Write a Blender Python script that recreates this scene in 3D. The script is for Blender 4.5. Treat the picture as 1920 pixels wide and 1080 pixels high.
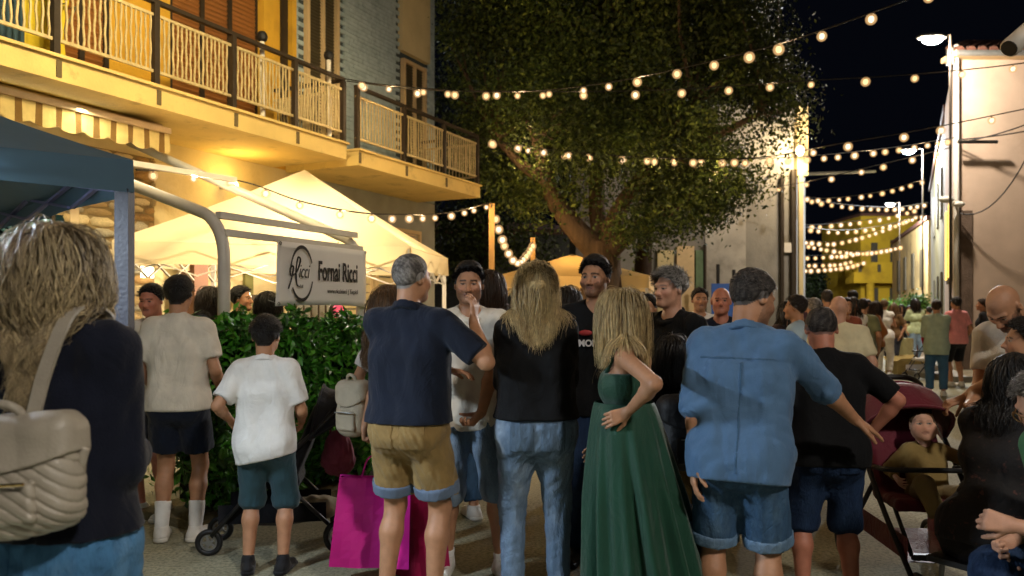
import bpy, math, random
import numpy as np
from mathutils import Vector, Matrix

for o in list(bpy.data.objects): bpy.data.objects.remove(o)
SC = bpy.context.scene
COL = SC.collection
random.seed(11)
R_ = np.random.RandomState(5)

# ------------------------------------------------------------------ camera, world, sun, exposure
F_PX, HZ, CH = 1500.0, 587.0, 1.46          # focal length in photo pixels, horizon row, camera height
cam_d = bpy.data.cameras.new('camera'); cam = bpy.data.objects.new('camera', cam_d); COL.objects.link(cam)
cam.location = (0, 0, CH); cam.rotation_euler = (math.radians(90), 0, 0)
cam_d.sensor_width = 36; cam_d.lens = 36 * F_PX / 1920
cam_d.shift_y = (HZ - 540) / 1920
cam_d.clip_start = 0.05; cam_d.clip_end = 600
cam_d.dof.use_dof = True; cam_d.dof.focus_distance = 4.4; cam_d.dof.aperture_fstop = 2.8
SC.camera = cam

world = bpy.data.worlds.new('World'); SC.world = world; world.use_nodes = True
nt = world.node_tree; nt.nodes.clear()
wo = nt.nodes.new('ShaderNodeOutputWorld'); bg = nt.nodes.new('ShaderNodeBackground')
bg.inputs[0].default_value = (0.17, 0.22, 0.42, 1)       # the night sky: an even deep blue glow of the town
bg.inputs[1].default_value = 0.006
nt.links.new(bg.outputs[0], wo.inputs[0])

def lamp(kind, name, loc, energy, color, **kw):
    d = bpy.data.lights.new(name, kind); d.energy = energy; d.color = color
    o = bpy.data.objects.new(name, d); COL.objects.link(o); o.location = loc
    aim = kw.pop('aim', None)
    for k, v in kw.items(): setattr(d, k, v)
    if aim is not None:
        o.rotation_euler = (Vector(aim) - Vector(loc)).to_track_quat('-Z', 'Y').to_euler()
    return o
FILL_SUN = lamp('SUN', 'fill_sun', (0, -10, 20), 0.05, (1.0, 0.93, 0.84), angle=math.radians(50), aim=(-1.5, 6, 13))  # weak broad sun added as ambient fill from behind the camera

SC.view_settings.view_transform = 'Standard'; SC.view_settings.look = 'None'
SC.view_settings.exposure = 0.38; SC.view_settings.gamma = 1
SC.cycles.use_denoising = True
SC.cycles.max_bounces = 5; SC.cycles.diffuse_bounces = 2; SC.cycles.glossy_bounces = 2
SC.cycles.transmission_bounces = 3; SC.cycles.transparent_max_bounces = 6
SC.cycles.sample_clamp_indirect = 2.5
SC.cycles.caustics_reflective = False; SC.cycles.caustics_refractive = False

# ------------------------------------------------------------------ helpers
def W(px, py, Y):                               # a point of the place seen at photo pixel (px, py), Y metres away
    return ((px - 960) / F_PX * Y, Y, CH + (HZ - py) / F_PX * Y)
def lin(h):                                     # hex colour -> linear
    h = h.lstrip('#'); c = [int(h[i:i+2], 16) / 255 for i in (0, 2, 4)]
    return tuple(((v + .055) / 1.055) ** 2.4 if v > .04045 else v / 12.92 for v in c)
def tag(o, label=None, cat=None, group=None, kind=None):
    if label: o['label'] = label
    if cat: o['category'] = cat
    if group: o['group'] = group
    if kind: o['kind'] = kind
    return o
def empty(name, loc=(0, 0, 0), rz=0, label=None, cat=None, group=None, kind=None):
    o = bpy.data.objects.new(name, None); COL.objects.link(o); o.empty_display_size = .1
    o.location = loc; o.rotation_euler = (0, 0, rz)
    return tag(o, label, cat, group, kind)
def link(name, me, parent=None, mat=None):
    o = bpy.data.objects.new(name, me); COL.objects.link(o)
    if parent is not None: o.parent = parent
    if mat is not None and not me.materials: me.materials.append(mat)
    return o
def np_mesh(name, V, Fc, smooth=True, col=None):
    me = bpy.data.meshes.new(name); V = np.asarray(V, np.float32)
    Fl = Fc if isinstance(Fc, list) else [Fc]
    Fl = [np.asarray(f, np.int32) for f in Fl if len(f)]
    me.vertices.add(len(V)); me.vertices.foreach_set('co', V.ravel())
    tot = sum(f.shape[0] for f in Fl); lo = sum(f.size for f in Fl)
    me.loops.add(lo); me.loops.foreach_set('vertex_index', np.concatenate([f.ravel() for f in Fl]))
    me.polygons.add(tot)
    cnts = np.concatenate([np.full(f.shape[0], f.shape[1], np.int32) for f in Fl])
    st = np.concatenate([[0], np.cumsum(cnts)[:-1]]).astype(np.int32)
    me.polygons.foreach_set('loop_start', st)
    me.polygons.foreach_set('use_smooth', np.full(tot, smooth, bool))
    me.update(calc_edges=True)
    if col is not None:
        a = me.color_attributes.new('Col', 'FLOAT_COLOR', 'POINT')
        c = np.ones((len(V), 4), np.float32); c[:, :3] = col; a.data.foreach_set('color', c.ravel())
    return me

class MB:                                       # collects shapes of ONE mesh object
    def __init__(s): s.v = []; s.f = []
    def add(s, vs, fs):
        n = len(s.v); s.v += [tuple(v) for v in vs]; s.f += [tuple(i + n for i in f) for f in fs]; return s
    def box(s, lo, hi, M=None):
        x0, y0, z0 = lo; x1, y1, z1 = hi
        vs = [(x0,y0,z0),(x1,y0,z0),(x1,y1,z0),(x0,y1,z0),(x0,y0,z1),(x1,y0,z1),(x1,y1,z1),(x0,y1,z1)]
        if M is not None: vs = [tuple(M @ Vector(v)) for v in vs]
        return s.add(vs, [(0,3,2,1),(4,5,6,7),(0,1,5,4),(1,2,6,5),(2,3,7,6),(3,0,4,7)])
    def bar(s, a, b, w, h=None, up=(0, 0, 1)):  # box section between two points
        a = Vector(a); b = Vector(b); h = h or w; t = (b - a).normalized(); u = Vector(up)
        if abs(t.dot(u)) > .95: u = Vector((1, 0, 0))
        x = t.cross(u).normalized() * w / 2; y = x.cross(t).normalized() * h / 2
        vs = [a-x-y, a+x-y, a+x+y, a-x+y, b-x-y, b+x-y, b+x+y, b-x+y]
        return s.add(vs, [(0,3,2,1),(4,5,6,7),(0,1,5,4),(1,2,6,5),(2,3,7,6),(3,0,4,7)])
    def tube(s, pts, r, n=8, caps=True):
        pts = [Vector(p) for p in pts]; m = len(pts); rs = r if isinstance(r, (list, tuple)) else [r] * m
        t0 = (pts[1] - pts[0]).normalized(); u = t0.orthogonal().normalized(); vs = []
        for i, p in enumerate(pts):
            t = (pts[min(i+1, m-1)] - pts[max(i-1, 0)]).normalized()
            u = (u - t * u.dot(t)); u = u.normalized() if u.length > 1e-6 else t.orthogonal().normalized()
            w = t.cross(u)
            for k in range(n):
                a = 2 * math.pi * k / n; vs.append(p + (u * math.cos(a) + w * math.sin(a)) * rs[i])
        fs = [(i*n+k, i*n+(k+1) % n, (i+1)*n+(k+1) % n, (i+1)*n+k) for i in range(m-1) for k in range(n)]
        if caps: fs += [tuple(range(n-1, -1, -1)), tuple(range((m-1)*n, m*n))]
        return s.add(vs, fs)
    def ribbon(s, pts, w, t, side):             # flat strap along pts, width direction side
        pts = [Vector(p) for p in pts]; m = len(pts); sd = Vector(side).normalized(); vs = []
        for i, p in enumerate(pts):
            tn = (pts[min(i+1, m-1)]-pts[max(i-1, 0)]).normalized(); a = (sd-tn*sd.dot(tn)).normalized(); b = tn.cross(a)
            vs += [p-a*w/2-b*t/2, p+a*w/2-b*t/2, p+a*w/2+b*t/2, p-a*w/2+b*t/2]
        return s.add(vs, [(i*4+k, i*4+(k+1) % 4, i*4+4+(k+1) % 4, i*4+4+k) for i in range(m-1) for k in range(4)]+[(3, 2, 1, 0), (m*4-4, m*4-3, m*4-2, m*4-1)])
    def ball(s, c, r, n=10, m=6, sq=(1, 1, 1)):
        vs = [(c[0], c[1], c[2] - r*sq[2])]
        for j in range(1, m):
            b = -math.pi/2 + math.pi*j/m
            for i in range(n):
                a = 2*math.pi*i/n
                vs.append((c[0]+r*sq[0]*math.cos(b)*math.cos(a), c[1]+r*sq[1]*math.cos(b)*math.sin(a), c[2]+r*sq[2]*math.sin(b)))
        vs.append((c[0], c[1], c[2] + r*sq[2])); fs = [(0, 1+(i+1) % n, 1+i) for i in range(n)]
        for j in range(m-2):
            for i in range(n): fs.append((1+j*n+i, 1+j*n+(i+1) % n, 1+(j+1)*n+(i+1) % n, 1+(j+1)*n+i))
        l = len(vs)-1; fs += [(l, 1+(m-2)*n+i, 1+(m-2)*n+(i+1) % n) for i in range(n)]
        return s.add(vs, fs)
    def grid(s, fn, nu, nv):
        vs = [fn(i/nu, j/nv) for i in range(nu+1) for j in range(nv+1)]
        return s.add(vs, [(i*(nv+1)+j, (i+1)*(nv+1)+j, (i+1)*(nv+1)+j+1, i*(nv+1)+j+1) for i in range(nu) for j in range(nv)])
    def torus(s, c, R, r, ax=(1, 0, 0), n=24, m=8, sq=1.0):
        ax = Vector(ax).normalized(); u = ax.orthogonal().normalized(); w = ax.cross(u); c = Vector(c); vs = []
        for i in range(n):
            a = 2*math.pi*i/n; e = u*math.cos(a)+w*math.sin(a)
            for k in range(m):
                b = 2*math.pi*k/m; vs.append(c+e*(R+r*math.cos(b))+ax*r*sq*math.sin(b))
        return s.add(vs, [(i*m+k, ((i+1) % n)*m+k, ((i+1) % n)*m+(k+1) % m, i*m+(k+1) % m) for i in range(n) for k in range(m)])
    def mesh(s, name, smooth=False):
        me = bpy.data.meshes.new(name); me.from_pydata([tuple(v) for v in s.v], [], s.f); me.update()
        if smooth: me.polygons.foreach_set('use_smooth', [True]*len(me.polygons))
        return me
    def build(s, name, mat, parent=None, smooth=False):
        return link(name, s.mesh(name, smooth), parent, mat)

def smooth_path(pts, n=6):                      # Catmull-Rom through pts
    P = [Vector(p) for p in pts]; P = [P[0]*2-P[1]] + P + [P[-1]*2-P[-2]]; out = []
    for i in range(1, len(P)-2):
        for k in range(n):
            t = k/n; a, b, c, d = P[i-1:i+3]
            out.append(.5*((2*b)+(c-a)*t+(2*a-5*b+4*c-d)*t*t+(3*b-a-3*c+d)*t**3))
    out.append(P[-2]); return out

# ------------------------------------------------------------------ materials
MATS = {}
def nodes_of(m):
    m.use_nodes = True; t = m.node_tree; t.nodes.clear()
    o = t.nodes.new('ShaderNodeOutputMaterial'); p = t.nodes.new('ShaderNodeBsdfPrincipled')
    t.links.new(p.outputs[0], o.inputs[0]); return t, p, o
def mat(key, rgb=(.5, .5, .5), rough=.6, var=.18, vscale=6., bump=.15, bscale=60., metal=0., stretch=(1, 1, 1), attr=False,
        spec=.5, dark=None, dscale=1.5, dlo=.5, dhi=.7, trans=0., emit=None, estr=0., sheen=0., coords='Object', detail=4., wrinkle=0., wscale=7.):
    if key in MATS: return MATS[key]
    m = bpy.data.materials.new(key); t, p, out = nodes_of(m); L = t.links.new; N = t.nodes.new
    tc = N('ShaderNodeTexCoord'); mp = N('ShaderNodeMapping'); mp.inputs['Scale'].default_value = stretch
    L(tc.outputs[coords], mp.inputs[0])
    n1 = N('ShaderNodeTexNoise'); n1.inputs['Scale'].default_value = vscale; n1.inputs['Detail'].default_value = detail; L(mp.outputs[0], n1.inputs['Vector'])
    mr = N('ShaderNodeMapRange'); mr.inputs[1].default_value = .3; mr.inputs[2].default_value = .7
    mr.inputs[3].default_value = 1-var; mr.inputs[4].default_value = 1+var; L(n1.outputs[0], mr.inputs[0])
    mul = N('ShaderNodeMix'); mul.data_type = 'RGBA'; mul.blend_type = 'MULTIPLY'; mul.inputs[0].default_value = 1
    if attr:
        at = N('ShaderNodeAttribute'); at.attribute_name = 'Col'; L(at.outputs['Color'], mul.inputs[6])
    else: mul.inputs[6].default_value = (*rgb, 1)
    L(mr.outputs[0], mul.inputs[7]); last = mul.outputs[2]
    if dark is not None:
        n2 = N('ShaderNodeTexNoise'); n2.inputs['Scale'].default_value = dscale; n2.inputs['Detail'].default_value = 6; n2.inputs['Roughness'].default_value = .65
        L(mp.outputs[0], n2.inputs['Vector'])
        r2 = N('ShaderNodeMapRange'); r2.inputs[1].default_value = dlo; r2.inputs[2].default_value = dhi; L(n2.outputs[0], r2.inputs[0])
        mx = N('ShaderNodeMix'); mx.data_type = 'RGBA'; L(r2.outputs[0], mx.inputs[0]); L(last, mx.inputs[6]); mx.inputs[7].default_value = (*dark, 1); last = mx.outputs[2]
    L(last, p.inputs['Base Color'])
    p.inputs['Roughness'].default_value = rough; p.inputs['Metallic'].default_value = metal
    p.inputs['Specular IOR Level'].default_value = spec
    if sheen: p.inputs['Sheen Weight'].default_value = sheen
    if bump:
        n3 = N('ShaderNodeTexNoise'); n3.inputs['Scale'].default_value = bscale; n3.inputs['Detail'].default_value = 3; L(mp.outputs[0], n3.inputs['Vector'])
        b = N('ShaderNodeBump'); b.inputs['Strength'].default_value = bump; b.inputs['Distance'].default_value = .02
        L(n3.outputs[0], b.inputs['Height']); L(b.outputs[0], p.inputs['Normal'])
    if wrinkle:
        n4 = N('ShaderNodeTexNoise'); n4.inputs['Scale'].default_value = wscale; n4.inputs['Detail'].default_value = 3; n4.inputs['Distortion'].default_value = 1.6
        m4 = N('ShaderNodeMapping'); m4.inputs['Scale'].default_value = (1, 1, .55); m4.inputs['Rotation'].default_value = (.4, .5, .3); L(tc.outputs['Object'], m4.inputs[0]); L(m4.outputs[0], n4.inputs['Vector'])
        rm = N('ShaderNodeMath'); rm.operation = 'ABSOLUTE'; sb = N('ShaderNodeMath'); sb.operation = 'SUBTRACT'; sb.inputs[1].default_value = .5; L(n4.outputs[0], sb.inputs[0]); L(sb.outputs[0], rm.inputs[0])
        b4 = N('ShaderNodeBump'); b4.inputs['Strength'].default_value = wrinkle; b4.inputs['Distance'].default_value = .06
        L(rm.outputs[0], b4.inputs['Height'])
        if bump: L(b.outputs[0], b4.inputs['Normal'])
        L(b4.outputs[0], p.inputs['Normal'])
    if emit is not None:
        p.inputs['Emission Color'].default_value = (*emit, 1); p.inputs['Emission Strength'].default_value = estr
    if trans:
        tr = N('ShaderNodeBsdfTranslucent'); L(last, tr.inputs[0]); ms = N('ShaderNodeMixShader'); ms.inputs[0].default_value = trans
        L(p.outputs[0], ms.inputs[1]); L(tr.outputs[0], ms.inputs[2]); L(ms.outputs[0], out.inputs[0])
    MATS[key] = m; return m
def cloth(key, hexc, rough=.85, **kw):
    k = dict(var=.12, vscale=9., bump=.25, bscale=240., sheen=.1, spec=.25, wrinkle=.24); k.update(kw)
    return mat('cloth_' + key, lin(hexc), rough, **k)
def denim(key, hexc, fade='#8fa6bd', **kw):
    k = dict(var=.22, vscale=26., stretch=(1, 1, .35), bump=.35, bscale=150., dark=lin(fade), dscale=4.2, dlo=.48, dhi=.78, spec=.2, wrinkle=.3, wscale=9.); k.update(kw)
    return mat('denim_' + key, lin(hexc), .85, **k)
M_SKIN = mat('skin', rough=.48, var=.12, vscale=22, bump=.16, bscale=260, attr=True, spec=.4)
M_HAIR = mat('hair', rough=.42, var=.25, vscale=40, bump=.0, attr=True, spec=.45)
M_HAIRCAP = mat('hair_cap', rough=.6, var=.35, vscale=90, bump=.6, bscale=130, attr=True, spec=.35)
M_PAINT = mat('attribute_paint', rough=.6, var=.08, vscale=5, bump=.1, attr=True)

# ------------------------------------------------------------------ implicit surfaces
class Prim:
    def __init__(s, kind, k, op, **kw):
        s.kind, s.k, s.op = kind, k, op; s.__dict__.update(kw)
    def bounds(s):
        if s.kind == 'c':
            r = max(s.ra, s.rb); return np.minimum(s.a, s.b) - r, np.maximum(s.a, s.b) + r
        r = max(s.r); return s.c - r, s.c + r
    def dist(s, X, Y, Z):
        if s.kind == 'c':
            a, b = s.a, s.b; ba = b - a; L2 = max(float(ba @ ba), 1e-9)
            px, py, pz = X - a[0], Y - a[1], Z - a[2]
            t = np.clip((px*ba[0] + py*ba[1] + pz*ba[2]) / L2, 0, 1)
            d = np.sqrt((px - t*ba[0])**2 + (py - t*ba[1])**2 + (pz - t*ba[2])**2) - (s.ra + (s.rb - s.ra)*t)
            if s.cut is not None:
                for q, n in s.cut: d = np.maximum(d, (X-q[0])*n[0] + (Y-q[1])*n[1] + (Z-q[2])*n[2])
            return d
        px, py, pz = X - s.c[0], Y - s.c[1], Z - s.c[2]; R = s.R
        qx = px*R[0,0]+py*R[1,0]+pz*R[2,0]; qy = px*R[0,1]+py*R[1,1]+pz*R[2,1]; qz = px*R[0,2]+py*R[1,2]+pz*R[2,2]
        if s.kind == 'b':                       # rounded box
            e = s.r - s.rd
            ax, ay, az = np.abs(qx)-e[0], np.abs(qy)-e[1], np.abs(qz)-e[2]
            return np.sqrt(np.maximum(ax,0)**2+np.maximum(ay,0)**2+np.maximum(az,0)**2)+np.minimum(np.maximum(ax,np.maximum(ay,az)),0)-s.rd
        r = s.r
        k0 = np.sqrt((qx/r[0])**2+(qy/r[1])**2+(qz/r[2])**2); k1 = np.sqrt((qx/r[0]**2)**2+(qy/r[1]**2)**2+(qz/r[2]**2)**2) + 1e-6
        return k0*(k0-1)/k1
A3 = lambda v: np.array(v, float)
def C(a, b, ra, rb=None, k=.03, op=1, cut=None): return Prim('c', k, op, a=A3(a), b=A3(b), ra=ra, rb=ra if rb is None else rb, cut=cut)
def E(c, r, R=None, k=.03, op=1): return Prim('e', k, op, c=A3(c), r=A3(r if hasattr(r, '__len__') else (r, r, r)), R=np.eye(3) if R is None else R)
def B(c, r, rd=.01, R=None, k=.01, op=1):
    p = Prim('b', k, op, c=A3(c), r=A3(r), rd=rd, R=np.eye(3) if R is None else R)
    n = float(np.linalg.norm(p.r)); p.bounds = lambda: (p.c - n, p.c + n); return p
def infl(ps, off): 
    out = []
    for p in ps:
        q = Prim(p.kind, p.k, p.op, **{k: v for k, v in p.__dict__.items() if k not in ('kind', 'k', 'op')})
        if q.kind == 'c': q.ra = p.ra + off; q.rb = p.rb + off
        else: q.r = p.r + off
        out.append(q)
    return out
def field(prims, lo, hi, res):
    ax = [np.arange(lo[i], hi[i] + res, res) for i in range(3)]
    Fd = np.full([len(a) for a in ax], .6)
    for p in prims:
        l, h = p.bounds(); m = p.k + 2.5*res + .01
        sl = tuple(slice(max(0, int((l[i]-m-lo[i])/res)), max(0, min(len(ax[i]), int((h[i]+m-lo[i])/res)+2))) for i in range(3))
        sub = Fd[sl]
        if sub.size == 0: continue
        d = p.dist(ax[0][sl[0]][:, None, None], ax[1][sl[1]][None, :, None], ax[2][sl[2]][None, None, :])
        k = max(p.k, 1e-4)
        if p.op > 0:
            hh = np.maximum(k - np.abs(sub - d), 0)/k; Fd[sl] = np.minimum(sub, d) - hh*hh*k*.25
        else:
            hh = np.maximum(k - np.abs(sub + d), 0)/k; Fd[sl] = np.maximum(sub, -d) + hh*hh*k*.25
    return Fd, ax
CORN = [(0,0,0),(1,0,0),(0,1,0),(1,1,0),(0,0,1),(1,0,1),(0,1,1),(1,1,1)]
EDG = [(0,1),(2,3),(4,5),(6,7),(0,2),(1,3),(4,6),(5,7),(0,4),(1,5),(2,6),(3,7)]
def snet(Fd, ax, res):
    S = Fd < 0; n0, n1, n2 = S.shape
    c = sum(S[a:n0-1+a, b:n1-1+b, d:n2-1+d].astype(np.int8) for a, b, d in CORN)
    act = (c > 0) & (c < 8); I, J, K = np.nonzero(act); n = len(I)
    idx = np.full(act.shape, -1, np.int32); idx[I, J, K] = np.arange(n)
    vals = np.stack([Fd[I+a, J+b, K+d] for a, b, d in CORN]); pos = np.zeros((n, 3)); cnt = np.zeros(n)
    for a, b in EDG:
        fa, fb = vals[a], vals[b]; m = (fa < 0) != (fb < 0); t = fa[m]/(fa[m]-fb[m])
        ca, cb = np.array(CORN[a], float), np.array(CORN[b], float)
        pos[m] += ca + t[:, None]*(cb-ca); cnt[m] += 1
    V = np.stack([ax[0][I], ax[1][J], ax[2][K]], 1) + pos/np.maximum(cnt, 1)[:, None]*res
    Q = []
    def put(m, q):
        s = S[tuple(m)]; q = np.where(s[:, None], q, q[:, ::-1]); Q.append(q)
    i, j, k = np.nonzero(S[:-1, 1:-1, 1:-1] != S[1:, 1:-1, 1:-1]); j += 1; k += 1
    put((i, j, k), np.stack([idx[i,j-1,k-1], idx[i,j,k-1], idx[i,j,k], idx[i,j-1,k]], 1))
    i, j, k = np.nonzero(S[1:-1, :-1, 1:-1] != S[1:-1, 1:, 1:-1]); i += 1; k += 1
    put((i, j, k), np.stack([idx[i-1,j,k-1], idx[i-1,j,k], idx[i,j,k], idx[i,j,k-1]], 1))
    i, j, k = np.nonzero(S[1:-1, 1:-1, :-1] != S[1:-1, 1:-1, 1:]); i += 1; j += 1
    put((i, j, k), np.stack([idx[i-1,j-1,k], idx[i,j-1,k], idx[i,j,k], idx[i-1,j,k]], 1))
    return V, np.concatenate(Q)
def folds(amp, seed, freq=34., zs=.55):
    rs = np.random.RandomState(seed); ks = rs.normal(size=(6, 3))*freq*np.array([1, 1, zs]); ph = rs.uniform(0, 6.3, 6); k2 = rs.normal(size=(6, 3))*freq*.45
    def fn(X, Y, Z):
        s = 0
        for i in range(6):
            w = 1.3*np.sin(k2[i,0]*X+k2[i,1]*Y+k2[i,2]*Z+ph[5-i])
            v = np.sin(ks[i,0]*X+ks[i,1]*Y+ks[i,2]*Z+ph[i]+w)
            s = s + (v if i % 2 else (1-2*np.abs(v)))*(1 if i < 3 else .6)
        return s*(amp/3.)
    return fn
def sdf_mesh(name, prims, res, disp=None, clip=None, lo=None, hi=None, colfn=None, pad=None):
    b = [p.bounds() for p in prims if p.op > 0]; pad = pad or (3*res + .012)
    if lo is None: lo = np.min([x[0] for x in b], 0) - pad
    if hi is None: hi = np.max([x[1] for x in b], 0) + pad
    Fd, ax = field(prims, np.asarray(lo, float), np.asarray(hi, float), res)
    X, Y, Z = ax[0][:, None, None], ax[1][None, :, None], ax[2][None, None, :]
    if disp is not None: Fd = Fd + disp(X, Y, Z)
    if clip is not None:
        for cl in (clip if isinstance(clip, list) else [clip]):
            Fd = np.maximum(Fd, cl(X, Y, Z)) if callable(cl) else np.maximum(Fd, (X-cl[0][0])*cl[1][0]+(Y-cl[0][1])*cl[1][1]+(Z-cl[0][2])*cl[1][2])
    V, Q = snet(Fd, ax, res)
    return V, Q
def sdf_obj(name, prims, res, mt, parent=None, col=None, **kw):
    V, Q = sdf_mesh(name, prims, res, **kw)
    if len(Q) == 0: return None
    return link(name, np_mesh(name, V, Q, True, col(V) if callable(col) else col), parent, mt)
def rot(ax, deg):
    a = math.radians(deg); c, s = math.cos(a), math.sin(a)
    return {'x': np.array([[1,0,0],[0,c,-s],[0,s,c]]), 'y': np.array([[c,0,s],[0,1,0],[-s,0,c]]), 'z': np.array([[c,-s,0],[s,c,0],[0,0,1]])}[ax]
def unit(v): v = np.asarray(v, float); return v/max(np.linalg.norm(v), 1e-9)
# ------------------------------------------------------------------ people
HL_Y = [-.12, -.06, -.02, .012, .03, .05, .075, .13]
HL_M = [-.072, -.060, -.015, .0, .030, .062, .078, .080]
HL_F = [-.085, -.085, -.08, -.06, -.03, .03, .056, .060]
SKIN = {'fair': '#c59479', 'tan': '#b08060', 'olive': '#b58564', 'red': '#b87860', 'dark': '#7d4e34', 'baby': '#cf9f84'}
HAIRC = {'black': ('#0d0b0a', '#1d1816'), 'brown': ('#22160e', '#4a3320'), 'dark': ('#15100d', '#2e221a'), 'grey': ('#4a4542', '#a39c94'),
         'blond': ('#7a6038', '#ecd29a'), 'ash': ('#4d3d2a', '#e6cfa0'), 'pepper': ('#1b1715', '#59524d'), 'silver': ('#5f5b57', '#c9c4bc'), 'light_brown': ('#3f2b19', '#7e5d3a')}

def eval_prims(ps, P):
    d = np.full(len(P), 9.)
    for p in ps: d = np.minimum(d, p.dist(P[:, 0], P[:, 1], P[:, 2]))
    return d
def locks_mesh(root, nrm, cols, length, seg, coll, wave=.0, wfreq=2., width=.008, stiff=.55, spread=.02, seed=1, margin=.006, pull=(0, 0, 0), lift=.0, taper=.75, flat=.45, jitter=.25, gather=0., axis=None):
    rs = np.random.RandomState(seed); n = len(root)
    L = np.asarray(length)*np.ones(n); step = (L/seg)[:, None]
    P = root.copy(); g = np.array([0, 0, -1.]) + np.array(pull); g = g/np.linalg.norm(g)
    D = nrm*(.45+lift) + g*.5 + rs.normal(size=(n, 3))*jitter; D /= np.linalg.norm(D, axis=1)[:, None]
    mg = margin + rs.uniform(0, 1, n)**1.5*spread
    path = [P.copy()]
    for s in range(seg):
        D = D*stiff + g*(1-stiff) + rs.normal(size=(n, 3))*.06*jitter*4
        if gather: gv = (axis-P)*np.array([1, 1, 0.])*gather; D = D + gv*(P[:, 2:3] < axis[2])
        D /= np.linalg.norm(D, axis=1)[:, None]
        P = P + D*step
        for _ in range(2):
            d = eval_prims(coll, P); e = 2e-3
            G = np.stack([eval_prims(coll, P+np.eye(3)[i]*e) - d for i in range(3)], 1); G /= np.maximum(np.linalg.norm(G, axis=1), 1e-9)[:, None]
            P = P + G*np.maximum(mg*min(1, (s+1)/3) - d, 0)[:, None]
        D = P - path[-1]; D /= np.maximum(np.linalg.norm(D, axis=1), 1e-9)[:, None]
        path.append(P.copy())
    T = np.stack(path, 1)                                   # n, seg+1, 3
    tan = np.gradient(T, axis=1); tan /= np.maximum(np.linalg.norm(tan, axis=2), 1e-9)[..., None]
    lat = np.cross(tan, nrm[:, None, :] + np.array([.01, .02, 0])); lat /= np.maximum(np.linalg.norm(lat, axis=2), 1e-9)[..., None]
    out = np.cross(lat, tan)
    u = np.linspace(0, 1, seg+1)[None, :, None]
    if wave:
        cn = folds(1., seed+7, 22., 1.); r0 = T[:, seg//2]; ph = (rs.normal(0, .9, n)+6.*cn(r0[:, 0], r0[:, 1], r0[:, 2]))[:, None, None]; fr = wfreq*(1+.3*cn(r0[:, 1]+3, r0[:, 2], r0[:, 0]))[:, None, None]; am = wave*rs.uniform(.5, 1.25, (n, 1, 1))
        ur = u**.8; T = T + lat*am*ur*np.sin(6.28*fr*u+ph) + out*am*.7*ur*np.abs(np.cos(6.28*fr*u+ph))
    w = (width*rs.uniform(.6, 1.3, (n, 1, 1)))*(1-taper*u**2.2)*np.minimum(1, .4+u*4)
    ring = [T+lat*w, T+out*w*flat*1.3, T-lat*w]
    V = np.stack(ring, 2).reshape(-1, 3); m = seg+1
    b = (np.arange(n)[:, None]*m+np.arange(seg)[None, :])*3
    Q = np.concatenate([np.stack([b+k, b+(k+1) % 3, b+3+(k+1) % 3, b+3+k], -1).reshape(-1, 4) for k in range(3)])
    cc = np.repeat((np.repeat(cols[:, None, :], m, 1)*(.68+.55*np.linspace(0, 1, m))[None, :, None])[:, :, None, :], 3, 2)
    return V, Q, cc.reshape(-1, 3)

def ik(S, T, l1, l2, pole):
    S, T, pole = A3(S), A3(T), A3(pole); v = T-S; d = np.linalg.norm(v)
    if d > (l1+l2)*.999: T = S+v/d*(l1+l2)*.999; v = T-S; d = np.linalg.norm(v)
    d = max(d, abs(l1-l2)+1e-3); e = v/d; a = (l1*l1-l2*l2+d*d)/(2*d); h = math.sqrt(max(l1*l1-a*a, 0))
    q = pole-e*(pole@e); q = unit(q) if np.linalg.norm(q) > 1e-5 else unit(np.cross(e, [1, 0, .1]))
    return S+e*a+q*h, T

def hand_prims(wr, fd, pn, side, s, curl=.35, spread=1., point=False):
    e1 = unit(fd); e3 = unit(A3(pn)-e1*(A3(pn)@e1)); e2 = np.cross(e3, e1)*side     # e2 towards the thumb
    out = []; off = [.030, .010, -.010, -.029]; ln = [.068, .078, .072, .056]
    for i in range(4):
        o = off[i]; b = wr+e1*.012*s+e2*o*.55*s; kn = wr+(e1*(.088-.004*abs(i-1))+e2*o)*s
        out.append(C(b, kn, .0135*s, .0115*s, k=.014*s))
        c = curl*(1+.12*i); dv = unit(e1+e2*o*2.2*spread); p = kn; a = 0.
        for j, fr in enumerate((.45, .32, .23)):
            a += c*(.8 if j == 0 else 1.); dd = dv*math.cos(a)+e3*math.sin(a); q = p+dd*ln[i]*fr*s
            out.append(C(p, q, (.0092-.0006*j)*s, (.0086-.0010*j)*s, k=.004*s)); p = q
    b = wr+(e1*.022+e2*.022)*s; d1 = unit(e1*.62+e2*.75+e3*(.25+curl*.3)); m = b+d1*.042*s
    d2 = unit(e1*.88+e2*.35+e3*(.2+curl*.7)); t = m+d2*.032*s; d3 = unit(d2+e3*curl*.5)
    out += [C(wr+e1*.01*s+e2*.012*s, m, .014*s, .0115*s, k=.012*s), C(m, t, .0105*s, .0095*s, k=.004*s), C(t, t+d3*.026*s, .0095*s, .0075*s, k=.004*s)]
    return out

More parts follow.
